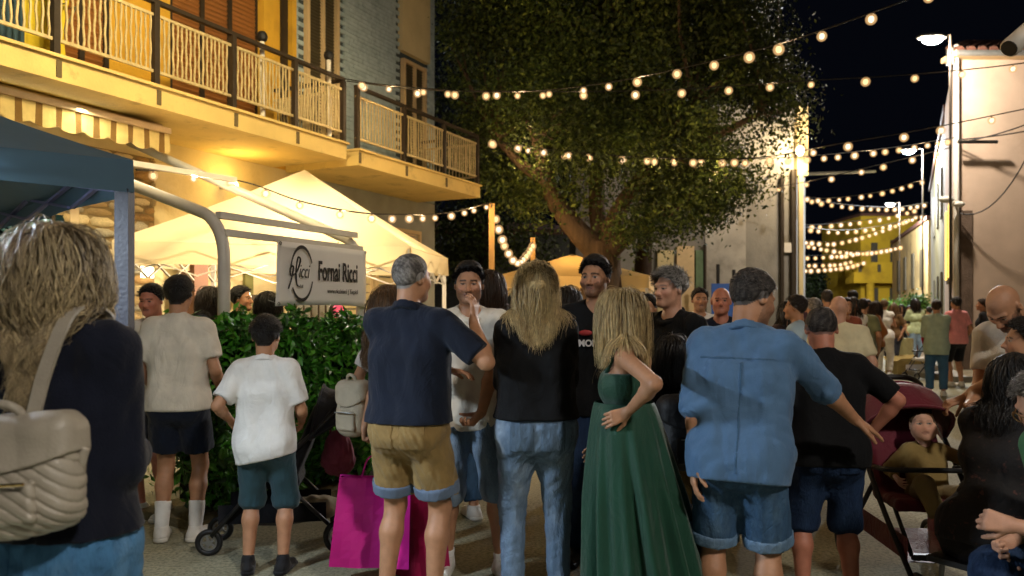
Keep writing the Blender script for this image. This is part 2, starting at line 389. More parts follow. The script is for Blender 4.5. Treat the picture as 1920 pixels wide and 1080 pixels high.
class Person: pass
def person(px, Y, H, rz=0., label='', group=None, female=False, W_=1., belly=0., lean=(0, 0), head=(0, 0, 0), hs=1., skin='olive', hair=None,
           armR=None, armL=None, stance=.11, feet=None, seat=None, top=None, bottom=None, shoe=None, sock=None, face=None, det=1, dx=0., seed=None, nofeet=False, root=None, bust=.85):
    """px: photo column, Y: distance, H: height. rz: turn in degrees, 0 = back to the camera, 90 = faces left in the picture, 180 = faces the camera."""
    s = H/1.75; seed = seed if seed is not None else int(px*7+Y*13) % 9973; rs = np.random.RandomState(seed)
    loc = A3(root) if root is not None else A3(((px-960)/F_PX*Y, Y, 0))
    rzr = math.radians(rz); Rz = rot('z', rz)
    RES = {0: .026, 1: .016, 2: .0125}[det]; RH = {0: .014, 1: .0075, 2: .0048}[det]; RC = {0: .024, 1: .013, 2: .010}[det]; RHA = {0: .009, 1: .0055, 2: .0044}[det]
    P0 = A3((0, 0, .91*s)) if seat is None else A3(seat['pelvis'])
    U = rot('x', -lean[0]) @ rot('y', lean[1])
    pt = lambda x, y, z: P0 + U @ (A3((x, y, z-.91))*s)
    f = female; sw = (.152 if f else .174)*W_; r_ = lambda v: v*s
    def loc_pt(px_, py_, dy): return Rz.T @ (A3(W(px_, py_, Y+dy)) - loc)
    o = Person(); o.s = s; o.pt = pt; o.loc = loc; o.Rz = Rz; o.U = U
    # --- joints
    sh = {1: pt(sw, -.005, 1.415), -1: pt(-sw, -.005, 1.415)}
    arms = {1: armR or {}, -1: armL or {}}; el = {}; wr = {}
    for sd in (1, -1):
        a = arms[sd]
        if 'px' in a: T = loc_pt(*a['px'])
        elif 'at' in a: T = pt(a['at'][0]*sd, a['at'][1], a['at'][2])
        else: T = pt((sw+.07+rs.uniform(-.01, .02))*sd, .03+rs.uniform(-.03, .05), .93)
        pole = Rz.T @ A3(a['wpole']) if 'wpole' in a else U @ (A3(a.get('pole', (.35, -1, -.1)))*A3((sd, 1, 1)))
        el[sd], wr[sd] = ik(sh[sd], T, .295*s, .262*s, pole)
    hip = {1: pt(.092, 0, .90), -1: pt(-.092, 0, .90)}
    if seat is None:
        hip = {1: A3((.092*s, 0, .90*s)), -1: A3((-.092*s, 0, .90*s))}
    an, kn = {}, {}
    for sd in (1, -1):
        T = A3(feet[sd]) if feet and sd in feet else A3(((stance)*sd*s, 0, .085*s))
        pole = A3((seat or {}).get('pole', (.15, 1, .0)))*A3((sd, 1, 1)) if seat else A3((.12*sd, 1, 0))
        kn[sd], an[sd] = ik(hip[sd], T, .425*s, .415*s, pole)
    Rh = U @ rot('z', head[0]) @ rot('x', -head[1]) @ rot('y', head[2])
    piv = pt(0, -.004, 1.535); h = s*hs
    hc = piv + Rh @ (A3((0, .012, .103))*h); hp = lambda x, y, z: hc + Rh @ (A3((x, y, z))*h)
    o.hc, o.Rh, o.h, o.wr, o.el, o.sh, o.kn, o.an, o.hp, o.hip = hc, Rh, h, wr, el, sh, kn, an, hp, hip
    # --- flesh
    hw, hr = (.080, .108) if f else (.072, .104)
    torso = [C(pt(-hw*W_, -.01, .93), pt(hw*W_, -.01, .93), r_(hr*(.5+.5*W_)), k=.05*s),
             C(pt(-(.042 if f else .056)*W_, 0, 1.08), pt((.042 if f else .056)*W_, 0, 1.08), r_((.084 if f else .097)*(.4+.6*W_)), k=.07*s),
             C(pt(-.072*W_, 0, 1.27), pt(.072*W_, 0, 1.27), r_((.093 if f else .106)*(.5+.5*W_)), k=.07*s),
             C(pt(-sw+.045, -.012, 1.405), pt(sw-.045, -.012, 1.405), r_(.054 if f else .058), k=.05*s),
             C(pt(0, -.015, 1.485), pt(sw-.03, -.012, 1.425), r_(.034), r_(.032), k=.035*s), C(pt(0, -.015, 1.485), pt(-sw+.03, -.012, 1.425), r_(.034), r_(.032), k=.035*s)]
    if belly: torso.append(E(pt(0, .05+belly*.35, 1.07), np.array((.13+belly*.3, .105+belly*.4, .14))*s, U, k=.07*s))
    if f: torso += [E(pt(x, .072, 1.265), np.array((.056, .050*bust, .058))*s, k=.035*s) for x in (-.066, .066)]
    gs_ = .7 if bottom is None else 1.
    glut = [E((P0 + (U if seat else np.eye(3)) @ (A3((x, -.045, -.035))*s)), np.array((.088, .080, .090))*s*(.5+.5*W_)*gs_, k=.085*s) for x in (-.068, .068)]
    neck = [C(pt(0, -.012, 1.44), hc + Rh @ (A3((0, -.022, -.06))*h), r_(.062 if not f else .05), h*(.054 if not f else .045), k=.025*s)]
    arm = {}
    for sd in (1, -1):
        m1 = el[sd]+(wr[sd]-el[sd])*.3; q = (.86 if f else 1.)*(.6+.4*W_)
        arm[sd] = [C(sh[sd], el[sd], r_(.050*q), r_(.040*q), k=.03*s), C(el[sd], m1, r_(.038*q), r_(.041*q), k=.02*s), C(m1, wr[sd], r_(.041*q), r_(.0265*q), k=.02*s)]
    leg = {}; slim = .55 if bottom is None else .78 if (bottom.get('kind') == 'skirt' or bottom.get('len', 1) > 1.3) else 1.
    for sd in (1, -1):
        back = unit(np.cross(np.cross(kn[sd]-hip[sd], an[sd]-kn[sd]+A3((0, -1e-3, 0))), an[sd]-kn[sd])) if seat else A3((0, -1, 0))
        m = kn[sd]+(an[sd]-kn[sd])*.32+back*.016*s; q = (.55+.45*W_)*slim
        leg[sd] = [C(hip[sd], kn[sd], r_((.094 if f else .088)*q), r_(.056*q), k=.05*s), C(kn[sd], m, r_(.054*q), r_(.056*q), k=.02*s), C(m, an[sd], r_(.056*q), r_(.036), k=.03*s)]
    fdir = {sd: unit(A3((.18*sd, 1, 0)) if not seat else A3((.1*sd, 1, -.25))) for sd in (1, -1)}
    if feet and 'dir' in feet: fdir = {1: unit(feet['dir'][0]), -1: unit(feet['dir'][1])}
    foot = {sd: [C(an[sd]-fdir[sd]*.03*s+A3((0, 0, -.045*s)), an[sd]+fdir[sd]*.15*s+A3((0, 0, -.058*s)), r_(.036), r_(.026), k=.03*s)] for sd in (1, -1)}
    trunk = torso+glut+neck+arm[1]+arm[-1]+leg[1]+leg[-1]+(foot[1]+foot[-1])
    skc = A3(lin(SKIN.get(skin, skin)))
    # --- head
    rf = np.random.RandomState(seed+77); jw, nl, cw, bw = rf.uniform(.88, 1.14), rf.uniform(.85, 1.2), rf.uniform(.85, 1.2), rf.uniform(.8, 1.25)
    hd = [E(hp(0, -.014, .026), np.array((.0735, .094, .088))*h, Rh, k=.02), E(hp(0, .026, -.030), np.array((.060*(.5+.5*jw), .066, .080))*h, Rh, k=.03*h),
          C(hp(-.028, .025, -.062), hp(-.012*jw, .070, -.088), .034*jw*h, .020*h, k=.03*h), C(hp(.028, .025, -.062), hp(.012*jw, .070, -.088), .034*jw*h, .020*h, k=.03*h),
          E(hp(0, .076, -.086), np.array((.022, .018, .018))*h, Rh, k=.02*h)]
    bb = bool(hair and hair['kind'] == 'baby'); ck = .037 if bb else .026; nf_ = .098 if bb else .108
    if det > 0:
        hd += [C(hp(0, .084 if bb else .087, .004 if bb else .008), hp(0, nf_, -.028), .0065*h, .0118*nl*h, k=.012*h), E(hp(.012, .097, -.034), .0095*h, k=.008*h), E(hp(-.012, .097, -.034), .0095*h, k=.008*h),
               C(hp(-.042, .070, .027), hp(-.010, .086, .022), .010*bw*h, k=.014*h), C(hp(.042, .070, .027), hp(.010, .086, .022), .010*bw*h, k=.014*h),
               E(hp(.040, .056, -.026), ck*cw*h, k=.02*h), E(hp(-.040, .056, -.026), ck*cw*h, k=.02*h),
               E(hp(.031, .098, .006), .017*h, k=.010*h, op=-1), E(hp(-.031, .098, .006), .017*h, k=.010*h, op=-1),
               E(hp(.031, .073, .005), .0135*h, k=.003*h), E(hp(-.031, .073, .005), .0135*h, k=.003*h),
               C(hp(-.018, .086, -.0525), hp(.018, .086, -.0525), .0065*h, k=.006*h), C(hp(-.014, .086, -.0635), hp(.014, .086, -.0635), .0075*h, k=.006*h),
               C(hp(-.016, .0965, -.058), hp(.016, .0965, -.058), .003*h, k=.003*h, op=-1)]
    if bb: hd += [E(hp(.036, .044, -.048), .038*h, k=.03*h), E(hp(-.036, .044, -.048), .038*h, k=.03*h), E(hp(0, .034, -.050), np.array((.068, .062, .054))*h, Rh, k=.03*h)]
    for sd in (1, -1):
        hd += [E(hp(.076*sd, -.012, -.002), np.array((.011, .021, .032))*h, Rh @ rot('z', -22*sd), k=.008*h)]
        if det > 1: hd += [E(hp(.088*sd, -.008, .0), np.array((.008, .011, .019))*h, Rh @ rot('z', -22*sd), k=.004*h, op=-1)]
    fc = dict(lip='#8a5448', brow=1., beard=0., bcol='#1c1512', bald=0.); fc.update(face or {})
    hk = hair or dict(kind='none', col='dark'); hcol = [A3(lin(c)) for c in HAIRC[hk['col']]]
    hly = HL_F if hk['kind'] not in ('short', 'buzz', 'fringe', 'baby') else HL_M
    def hl(y): return np.interp(y, HL_Y, hly)
    def skin_col(V):
        q = (V-hc) @ Rh / h; x, y, z = q[:, 0], q[:, 1], q[:, 2]; c = np.tile(skc, (len(V), 1)); ax = np.abs(x)
        def mix(m, col, a=1.):
            w = (np.clip(m, 0, 1)*a)[:, None]; c[:] = c*(1-w)+A3(col)*w
        near = (np.abs(x) < .1) & (np.abs(y) < .13) & (z > -.12) & (z < .13)
        mix(near*np.exp(-((ax-.042)**2+(z+.028)**2)/.0005)*(y > .02), skc*A3((1.12, .80, .76)), .5)
        mix(near*np.exp(-(ax**2+(z+.03)**2)/.00025)*(y > .085), skc*A3((1.1, .82, .78)), .5)
        if fc['beard']:
            nzb = folds(.010, seed+4, 160., 1.)(V[:, 0], V[:, 1], V[:, 2]); z = z+nzb
            line = np.where(ax > .03, -.030-(ax-.03)*-.25, -.040); bm = near*(z < line)*(y > .0)*(z > -.115) + near*(y > .0)*(ax > .06)*(z < .0)*(z > -.05)*.8
            mix(np.clip(bm, 0, 1), lin(fc['bcol']), fc['beard']*np.clip(.85+nzb*25, .4, 1)); z = q[:, 2]
        mix(near*(np.abs(x) < .026)*(np.abs(z+.058) < .0105-.004*(ax/.026)**2)*(y > .07), lin(fc['lip']), .55)
        mix(near*(np.abs(x) < .022)*(np.abs(z+.058) < .0022)*(y > .06), lin('#3a1815'), .8 if hk['kind'] != 'baby' else .2)
        mix(near*(np.abs(ax-.031) < .019)*(np.abs(z-.0255+((ax-.028)/.02)**2*.004) < .0045)*(y > .05), hcol[0]*.8, .85*fc['brow'])
        es_ = 1.3 if hk['kind'] == 'baby' else 1.; ey = ((ax-.031)/(.0135*es_))**2+((z-.0045)/(.0050*es_))**2
        mix(near*(ey < 1)*(y > .062), lin('#94897c')); mix(near*(((ax-.031)/.0075)**2+((z-.005)/.0075)**2 < 1)*(ey < 1.05)*(y > .062), lin('#1c1009'))
        mix(near*(ey > .75)*(ey < 1.6)*(z > .006)*(y > .055), lin('#2a1a12'), .8)
        if hk['kind'] not in ('none',):
            m = near*(z > hl(y)+.004)
            if hk['kind'] == 'fringe': m = m*(z < .045)
            mix(m, hcol[0]*.5+hcol[1]*.5, {'fringe': .75, 'baby': .55}.get(hk['kind'], 1.))
        return c
    parts = []
    V1, Q1 = sdf_mesh('b', trunk, RES); parts.append((V1, Q1))
    V2, Q2 = sdf_mesh('h', hd+neck, RH, lo=hc-A3((.135, .14, .17))*h, hi=hc+A3((.135, .145, .15))*h,
                      clip=[(hc + Rh @ (A3((0, -.03, -.145))*h), Rh @ A3((0, .1, -1)))])
    parts.append((V2, Q2))
    for sd in (1, -1):
        a = arms[sd]; fd = wr[sd]-el[sd]
        if 'wfd' in a: fd = Rz.T @ A3(a['wfd'])
        elif 'fd' in a: fd = U @ (A3(a['fd'])*A3((sd, 1, 1)))
        pn = Rz.T @ A3(a['wpn']) if 'wpn' in a else U @ (A3(a.get('pn', (-1, .25, 0)))*A3((sd, 1, 1)))
        hpz = hand_prims(wr[sd], fd, pn, sd if True else 1, s*(.92 if f else 1.)*(hs if hs < 1.3 else 1.25), a.get('curl', .3), a.get('spread', 1.))
        parts.append(sdf_mesh('p', hpz+[C(wr[sd]-unit(wr[sd]-el[sd])*.035*s, wr[sd]+unit(fd)*.012*s, r_(.0275*(.86 if f else 1)), r_(.0235*(.86 if f else 1)), k=.015*s)], RHA))
    n = 0; Vs, Qs = [], []
    for v, q in parts: Vs.append(v); Qs.append(q+n); n += len(v)
    Vb = np.concatenate(Vs)
    ob = link('person', np_mesh('person', Vb, np.concatenate(Qs), True, skin_col(Vb)), None, M_SKIN)
    ob.location = loc; ob.rotation_euler = (0, 0, rzr); tag(ob, label, 'person', group); o.ob = ob
    # --- clothes
    if top:
        hem = top.get('hem', .84); off = top.get('off', .016); ts = infl(torso, off*s)+infl(glut, (off+.012)*s)+infl(torso[:1], (off+.010)*s)
        if not f or top.get('boxy'): ts.append(C(pt(-.085*W_, 0, 1.22), pt(-.075*W_, -.01, .90), r_(.105*(.5+.5*W_)+off*.7), k=.05*s)); ts.append(C(pt(.085*W_, 0, 1.22), pt(.075*W_, -.01, .90), r_(.105*(.5+.5*W_)+off*.7), k=.05*s))
        if hem < .88: ts += [C(pt(x*W_, -.01, .93), pt(x*W_*1.05, -.01, .74), r_((hr+off+.006)*(.5+.5*W_)), k=.04*s) for x in (-hw, hw)]
        sl = top.get('sleeve', .62); so = top.get('soff', .016)
        for sd in (1, -1):
            if sl <= 0: continue
            ua = C(sh[sd], el[sd], r_(.050+so), r_(.044+so), k=.035*s)
            if sl < 1:
                e = sh[sd]+(el[sd]-sh[sd])*sl; ua.cut = [(e, unit(el[sd]-sh[sd]))]; ua.b = sh[sd]+(el[sd]-sh[sd])*min(1, sl+.2); ts.append(ua)
            else:
                fr = sl-1; e = el[sd]+(wr[sd]-el[sd])*fr; ts.append(ua)
                ts.append(C(el[sd], el[sd]+(wr[sd]-el[sd])*min(1.0, fr+.12), r_(.044+so*.8), r_(.033+so*.6), k=.025*s, cut=[(e, unit(wr[sd]-el[sd]))]))
        nk = top.get('neck', .078); nz = top.get('nz', 1.50); nf = top.get('nfront', .035)
        if top.get('tank'):
            tz = top['tank']; clip = [(pt(0, 0, hem), U @ A3((0, 0, -1))), (pt(0, 0, tz), U @ A3((0, 0, 1)))]
        else:
            ts.append(E(pt(0, nf, nz+.035), (nk*s, nk*1.05*s, .085*s), U, k=.012, op=-1))
            tl = top.get('tilt', 0)
            clip = [(pt(0, 0, hem), U @ unit((tl, 0, -1)))]
        clip += top.get('clip', [])
        nm = top.get('name', 't_shirt')
        so_ = sdf_obj(nm, ts, RC, top['mat'], ob, disp=folds(top.get('fold', .0065)*s, seed, top.get('freq', 30.), .28), clip=clip)
        o.top = ts; o.topclip = clip
        if top.get('collar'):
            fr_ = -.010 if f else .0
            ring = [C(pt(0, -.014, 1.46), pt(0, -.012, 1.53), r_(.098+fr_), r_(.070+fr_), k=.01), C(pt(0, -.012, 1.40), pt(0, -.006, 1.60), r_(.061+fr_), r_(.061+fr_), k=.005, op=-1)]
            sdf_obj('collar', ring, .0075 if det > 0 else .014, top.get('cmat', top['mat']), ob, clip=[(pt(0, -.07, 1.528), U @ unit((0, .62, 1))), (pt(0, -.05, 1.470), U @ unit((0, -.60, -1)))])
        if top.get('rollcuff'):
            for sd in (1, -1):
                fr = sl-1; d = unit(wr[sd]-el[sd]); e = el[sd]+(wr[sd]-el[sd])*fr
                sdf_obj('cuff', [C(e-d*.06*s, e+d*.02*s, r_(.044+so*.8+.007), r_(.043+so*.8+.005), k=.01)], .009, top['mat'], ob, disp=folds(.003, seed, 50.), clip=[(e+d*.006, d), (e-d*.05*s, -d)])
        if top.get('yoke'):
            fy = folds(top.get('fold', .006)*s, seed, top.get('freq', 30.), .28); zy = top['yoke']
            sdf_obj('yoke_seam', infl(ts, .0035), .0065, top.get('seam', top['mat']), ob, disp=fy, lo=pt(-.19, -.22, zy-.03), hi=pt(.19, -.02, zy+.03), clip=[(pt(0, 0, zy+.006), U @ A3((0, 0, 1))), (pt(0, 0, zy-.006), U @ A3((0, 0, -1)))])
            sdf_obj('back_pleat', infl(ts, .0035), .0065, top.get('seam', top['mat']), ob, disp=fy, lo=pt(-.03, -.26, hem+.02), hi=pt(.03, -.03, zy), clip=[(pt(.006, 0, 0), U @ A3((1, 0, 0))), (pt(-.006, 0, 0), U @ A3((-1, 0, 0))), (pt(0, 0, zy-.008), U @ A3((0, 0, 1))), (pt(0, 0, hem+.03), U @ A3((0, 0, -1)))])
        for st in top.get('straps', []):
            sdf_obj('strap', [C(A3(pt(*st[i])), A3(pt(*st[i+1])), r_(.012), k=.01) for i in range(len(st)-1)], .008, top['mat'], ob)
    if bottom:
        bk = bottom.get('kind', 'trousers'); off = bottom.get('off', .014); wz = bottom.get('waist', 1.02); bs = infl(torso[:2]+glut, off*s)
        ln_ = bottom.get('len', 1.0); cuts = []
        if bk == 'skirt':
            hz_ = bottom.get('hem', .5); bs += [C(pt(x, 0, .92), A3((x*s*1.2, 0, hz_*s-.1*s)), r_(.11+off), r_(bottom.get('flare', .17)), k=.08*s) for x in (-.06, .06)]
            clip = [(A3((0, 0, hz_*s)), A3((0, 0, -1)))]
        else:
            fl = bottom.get('fit', .012)
            for sd in (1, -1):
                if ln_ <= 1:                      # shorts: ln_ = fraction of the thigh .. knee
                    e = hip[sd]+(kn[sd]-hip[sd])*ln_; bs.append(C(hip[sd], kn[sd], r_(.092*(.55+.45*W_)+off), r_(.060*(.6+.4*W_)+off+fl), k=.035*s, cut=[(e, unit(kn[sd]-hip[sd]))]))
                else:
                    fr = ln_-1; e = kn[sd]+(an[sd]-kn[sd])*fr
                    bs.append(C(hip[sd], kn[sd], r_((.099 if f else .092)*(.55+.45*W_)+off), r_(.058*(.6+.4*W_)+off+fl*.6), k=.06*s))
                    bs.append(C(kn[sd], kn[sd]+(an[sd]-kn[sd])*min(1., fr), r_(.058*(.6+.4*W_)+off+fl*.6), r_(.046+off*.5+fl), k=.03*s, cut=[(e, unit(an[sd]-kn[sd]))]))
            clip = []
        if not seat: clip.append((pt(0, 0, wz), U @ A3((0, 0, 1))))
        sdf_obj(bottom.get('name', 'trousers'), bs, RC, bottom['mat'], ob, disp=folds(bottom.get('fold', .006)*s, seed+5, bottom.get('freq', 34.), .9), clip=clip)
        o.bot = bs
        if bottom.get('cuff'):
            for sd in (1, -1):
                e = hip[sd]+(kn[sd]-hip[sd])*ln_; d = unit(kn[sd]-hip[sd]); rr = .060*(.6+.4*W_)+off+fl+.012; t0 = e-d*.055*s
                ru = (.092*(.55+.45*W_)+off)*(1-ln_)+(.060*(.6+.4*W_)+off+fl)*ln_
                sdf_obj('cuff', [C(t0-d*.02*s, e+d*.02*s, r_(ru+.010), r_(ru+.006), k=.01)], RC, bottom['cuff'], ob, disp=folds(.003, seed, 40.), clip=[(e+d*.004, d), (t0, -d)])
        if bottom.get('pockets'):
            fn = folds(bottom.get('fold', .006)*s, seed+5, bottom.get('freq', 34.), .9)
            for x in (-.078, .078):
                c0 = P0+A3((x*W_, -.09, -.03))*s
                sdf_obj('back_pocket', infl(bs, .0045), .0085, bottom.get('pmat', bottom['mat']), ob, disp=fn, lo=c0-A3((.075, .12, .095))*s, hi=c0+A3((.075, .09, .095))*s,
                        clip=[(c0+A3((.062*s, 0, 0)), A3((1, 0, 0))), (c0-A3((.062*s, 0, 0)), A3((-1, 0, 0))), (c0+A3((0, 0, .075*s)), A3((0, 0, 1))), (c0-A3((0, 0, .072*s)), unit((0, 0, -1))), (c0+A3((0, .03, 0)), A3((0, 1, 0)))])
        if bottom.get('belt'):
            sdf_obj('belt', infl(torso[:2]+glut, (off+.008)*s), .009, bottom['belt'], ob, clip=[(pt(0, 0, bottom.get('beltz', .985)+.02), U @ A3((0, 0, 1))), (pt(0, 0, bottom.get('beltz', .985)-.02), U @ A3((0, 0, -1)))])
    if shoe and not nofeet:
        for sd in (1, -1):
            d = fdir[sd]; a0 = an[sd]; fl_ = a0[2]-.085*s
            up = [C(a0-d*.045*s+A3((0, 0, -.05*s)), a0+d*.16*s+A3((0, 0, -.058*s)), r_(.043), r_(.034), k=.02), C(a0+A3((0, 0, -.03*s)), a0+A3((0, 0, .015*s)), r_(.047), r_(.046), k=.03)]
            sh_o = sdf_obj('shoe', up, max(.008, RES*.6), shoe['mat'], ob, clip=[(A3((0, 0, fl_+.022*s)), A3((0, 0, -1))), (a0+A3((0, 0, shoe.get('top', .015)*s)), A3((0, 0, 1)))])
            if 'sole' in shoe:
                so2 = sdf_obj('sole', [C(a0-d*.048*s+A3((0, 0, -.07*s)), a0+d*.165*s+A3((0, 0, -.07*s)), r_(.047), r_(.040), k=.01)], max(.007, RES*.6), shoe['sole'], ob, clip=[(A3((0, 0, fl_+.004)), A3((0, 0, -1))), (A3((0, 0, fl_+.034*s)), A3((0, 0, 1)))])
            if sock:
                e = a0+(kn[sd]-a0)*sock.get('len', .3)
                sdf_obj('sock', infl(leg[sd][2:3], .006), .011, sock['mat'], ob, disp=folds(.002, seed, 60.), clip=[(e, unit(kn[sd]-a0))])
    # --- hair
    coll = [E(hp(0, -.010, .022), np.array((.075, .096, .090))*h, Rh), E(hp(0, .02, -.03), np.array((.062, .068, .085))*h, Rh)]+neck+infl(torso, .02*s)
    kind = hk['kind']
    def hcap(th, zmax=None, seed_=1, amp=.004, cut=None):
        sd_ = min(th, hk.get('sideth', .0065)) if kind == 'short' else th
        cp = [E(hp(0, -.014, .027), (np.array((.0735, .095, .088))+sd_)*h, Rh, k=.01)]
        if kind == 'short': cp.append(E(hp(0, -.014, .056), (np.array((.064, .078, .058))+th)*h, Rh, k=.04*h))
        if hk.get('quiff'): cp.append(E(hp(0, .022, .090), np.array((.054, .046, .026+hk['quiff']))*h, Rh, k=.05*h))
        if hk.get('side'): cp += [E(hp(.07*q, -.02, .03), np.array((.02+hk['side'], .06, .05))*h, Rh, k=.03*h) for q in (1, -1)]
        def cl(X, Y_, Z):
            qx, qy, qz = X-hc[0], Y_-hc[1], Z-hc[2]
            lx = (qx*Rh[0,0]+qy*Rh[1,0]+qz*Rh[2,0])/h; ly = (qx*Rh[0,1]+qy*Rh[1,1]+qz*Rh[2,1])/h; lz = (qx*Rh[0,2]+qy*Rh[1,2]+qz*Rh[2,2])/h
            e = np.interp(ly, HL_Y, hly)+hk.get('recede', 0)*np.clip((np.abs(lx)-.02)/.03, 0, 1)*(ly > .03)
            d = (e-lz)*.8
            if zmax is not None: d = np.maximum(d, np.minimum(lz-zmax, (np.sqrt((lx/.055)**2+((ly+.0)/.075)**2)-1)*-.05))
            if kind in ('short', 'buzz', 'fringe'):
                ear = .030-np.sqrt(((ly+.012)/.9)**2+((lz+.004))**2); d = np.maximum(d, np.where(np.abs(lx) > .05, ear, -1))
            return d*h
        fz = folds(amp*h, seed_, 95., .8)
        def dsp(X, Y_, Z):
            qx, qy, qz = X-hc[0], Y_-hc[1], Z-hc[2]
            lx = (qx*Rh[0,0]+qy*Rh[1,0]+qz*Rh[2,0])/h; ly = (qx*Rh[0,1]+qy*Rh[1,1]+qz*Rh[2,1])/h; lz = (qx*Rh[0,2]+qy*Rh[1,2]+qz*Rh[2,2])/h
            mgn = lz-np.interp(ly, HL_Y, hly)-.006*np.sin(lx*190+seed_)
            return fz(X, Y_, Z)+(th*1.15+hk.get('quiff', 0)*1.3+(.006 if kind == 'short' else 0))*h*np.clip(1-mgn/(.030 if kind == 'short' else .022 if kind in ('buzz', 'fringe', 'baby') else .01), 0, 1)**1.6
        hcol2 = lambda V: hcol[0]+(hcol[1]-hcol[0])*np.clip(.35+.5*folds(.8, seed_, 130., .4)(V[:, 0], V[:, 1], V[:, 2]), 0, 1)[:, None]
        return sdf_obj('hair', cp, RH, M_HAIRCAP, ob, disp=dsp, clip=[cl], col=hcol2)
    def roots(n, keep, thick=1.02):
        v = rs.normal(size=(n*4, 3)); v /= np.linalg.norm(v, axis=1)[:, None]
        q = v*np.array((.076, .097, .091))*thick+np.array((0, -.012, .025)); q = q[keep(q)][:n]
        nr = (q-np.array((0, -.012, .025)))/np.array((.076, .097, .091))**2; nr /= np.linalg.norm(nr, axis=1)[:, None]
        return hc+(q*h) @ Rh.T, nr @ Rh.T
    def cols(n, lo=0., hi=1., at=None): 
        t = np.clip(rs.beta(1.3, 1.6, n), 0, 1)[:, None]
        if at is not None: t = np.clip(t*.40+.60*(.5+.5*folds(1.3, seed+2, 60., .3)(at[:, 0], at[:, 1], at[:, 2]))[:, None], 0, 1)
        t = t*(hi-lo)+lo; return hcol[0]+(hcol[1]-hcol[0])*t
    def add_locks(nm, par, **kw):
        V, Q, cc = locks_mesh(**kw); return link(nm, np_mesh('hair', V, Q, True, cc), par, M_HAIR)
    if kind in ('short', 'buzz', 'fringe', 'baby'):
        th = hk.get('th', {'short': .010, 'buzz': .006, 'fringe': .007, 'baby': .006}[kind])
        hob = hcap(th, .052 if kind == 'fringe' else None, seed, .0022 if kind == 'short' else .0012)
        if det > 0 and kind == 'short':
            n = (1500 if kind == 'short' else 900) if det > 1 else 400
            keep = lambda q: (q[:, 2] > np.maximum(hl(q[:, 1])+.010, (.035 if kind == 'short' and hk.get('sideth', 0) < .008 else -1))) & ~((np.abs(q[:, 0]) > .055) & (np.hypot(q[:, 1]+.012, q[:, 2]+.004) < .034))
            rt, nr = roots(n, keep, 1.+th*8)
            if len(rt): add_locks('hair_tuft', hob, root=rt, nrm=nr, cols=cols(len(rt)), length=(hk.get('tuft', .030 if kind == 'short' else .010))*h, seg=4, coll=[E(hp(0, -.014, .027), (np.array((.0735, .095, .088))+th*.9)*h, Rh)], width=.0024*h, stiff=.8, spread=.006, margin=.002*h, lift=.05 if kind == 'short' else -.2, jitter=.24 if kind == 'short' else .16, seed=seed, pull=tuple(Rh @ A3((0, .25, .9))))
    elif kind in ('long', 'halfup', 'pony', 'bun'):
        hob = hcap(.008, None, seed, .003)
        n = {0: 220, 1: 1300, 2: 3300}[det]; n = int(n*hk.get('dens', 1.))
        keep = lambda q: (q[:, 2] > hl(q[:, 1])+.006) & ((q[:, 1] < .075) | (np.abs(q[:, 0]) > .012))
        rt, nr = roots(n, keep)
        part = (rt-hc) @ Rh; sidep = np.sign(part[:, 0])[:, None]
        if kind in ('long', 'halfup'):
            Lh = hk.get('len', .42)*s*(.75+.35*rs.rand(len(rt))) + np.clip(part[:, 2]/h, 0, .12)*1.2*s
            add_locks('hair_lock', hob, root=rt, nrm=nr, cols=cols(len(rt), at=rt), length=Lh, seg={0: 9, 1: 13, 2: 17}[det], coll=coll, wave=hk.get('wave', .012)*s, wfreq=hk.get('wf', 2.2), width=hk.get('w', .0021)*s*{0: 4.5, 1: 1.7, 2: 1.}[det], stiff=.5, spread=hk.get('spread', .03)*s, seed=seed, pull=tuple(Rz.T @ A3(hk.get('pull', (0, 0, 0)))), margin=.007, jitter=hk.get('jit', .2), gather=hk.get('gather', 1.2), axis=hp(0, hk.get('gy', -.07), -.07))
        if kind == 'halfup':
            for q in range(3):
                rt2, nr2 = roots(260, lambda q_: (q_[:, 2] > .02) & (q_[:, 1] < .07))
                tgt = hp(0, -.115, .03); dv = unit_rows(tgt-rt2)
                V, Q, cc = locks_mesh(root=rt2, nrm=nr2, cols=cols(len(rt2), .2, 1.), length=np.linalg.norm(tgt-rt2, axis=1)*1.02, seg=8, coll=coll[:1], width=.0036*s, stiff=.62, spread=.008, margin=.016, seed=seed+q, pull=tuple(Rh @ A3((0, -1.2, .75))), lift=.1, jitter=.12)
                link('hair_lock', np_mesh('hair', V, Q, True, cc), hob, M_HAIR)
            tw = [C(hp(-.082, -.06, .012), hp(-.01, -.132, .006), .017*h, .021*h, k=.01), C(hp(.082, -.06, .012), hp(.01, -.132, .006), .017*h, .021*h, k=.01), E(hp(0, -.134, .002), np.array((.034, .022, .026))*h, Rh, k=.01)]
            sdf_obj('hair_twist', tw, .007, M_HAIRCAP, hob, disp=folds(.004, seed, 120.), col=lambda V: np.tile(hcol[0]*.55+hcol[1]*.45, (len(V), 1)))
        if kind in ('pony', 'bun'):
            bp = hp(0, -.115, .035 if kind == 'pony' else .05)
            if kind == 'bun': sdf_obj('bun', [E(bp, .038*h, k=.01)], .009, M_HAIRCAP, hob, disp=folds(.006, seed, 100.), col=lambda V: np.tile(hcol[0]*.6+hcol[1]*.4, (len(V), 1)))
            else:
                m_ = 90; rt3 = bp+rs.normal(size=(m_, 3))*.012; nr3 = np.tile(Rh @ A3((0, -1, 0)), (m_, 1))
                add_locks('ponytail', hob, root=rt3, nrm=nr3, cols=cols(m_), length=hk.get('len', .3)*s, seg=10, coll=coll, wave=.01, width=.008*s, stiff=.6, spread=.02, seed=seed)
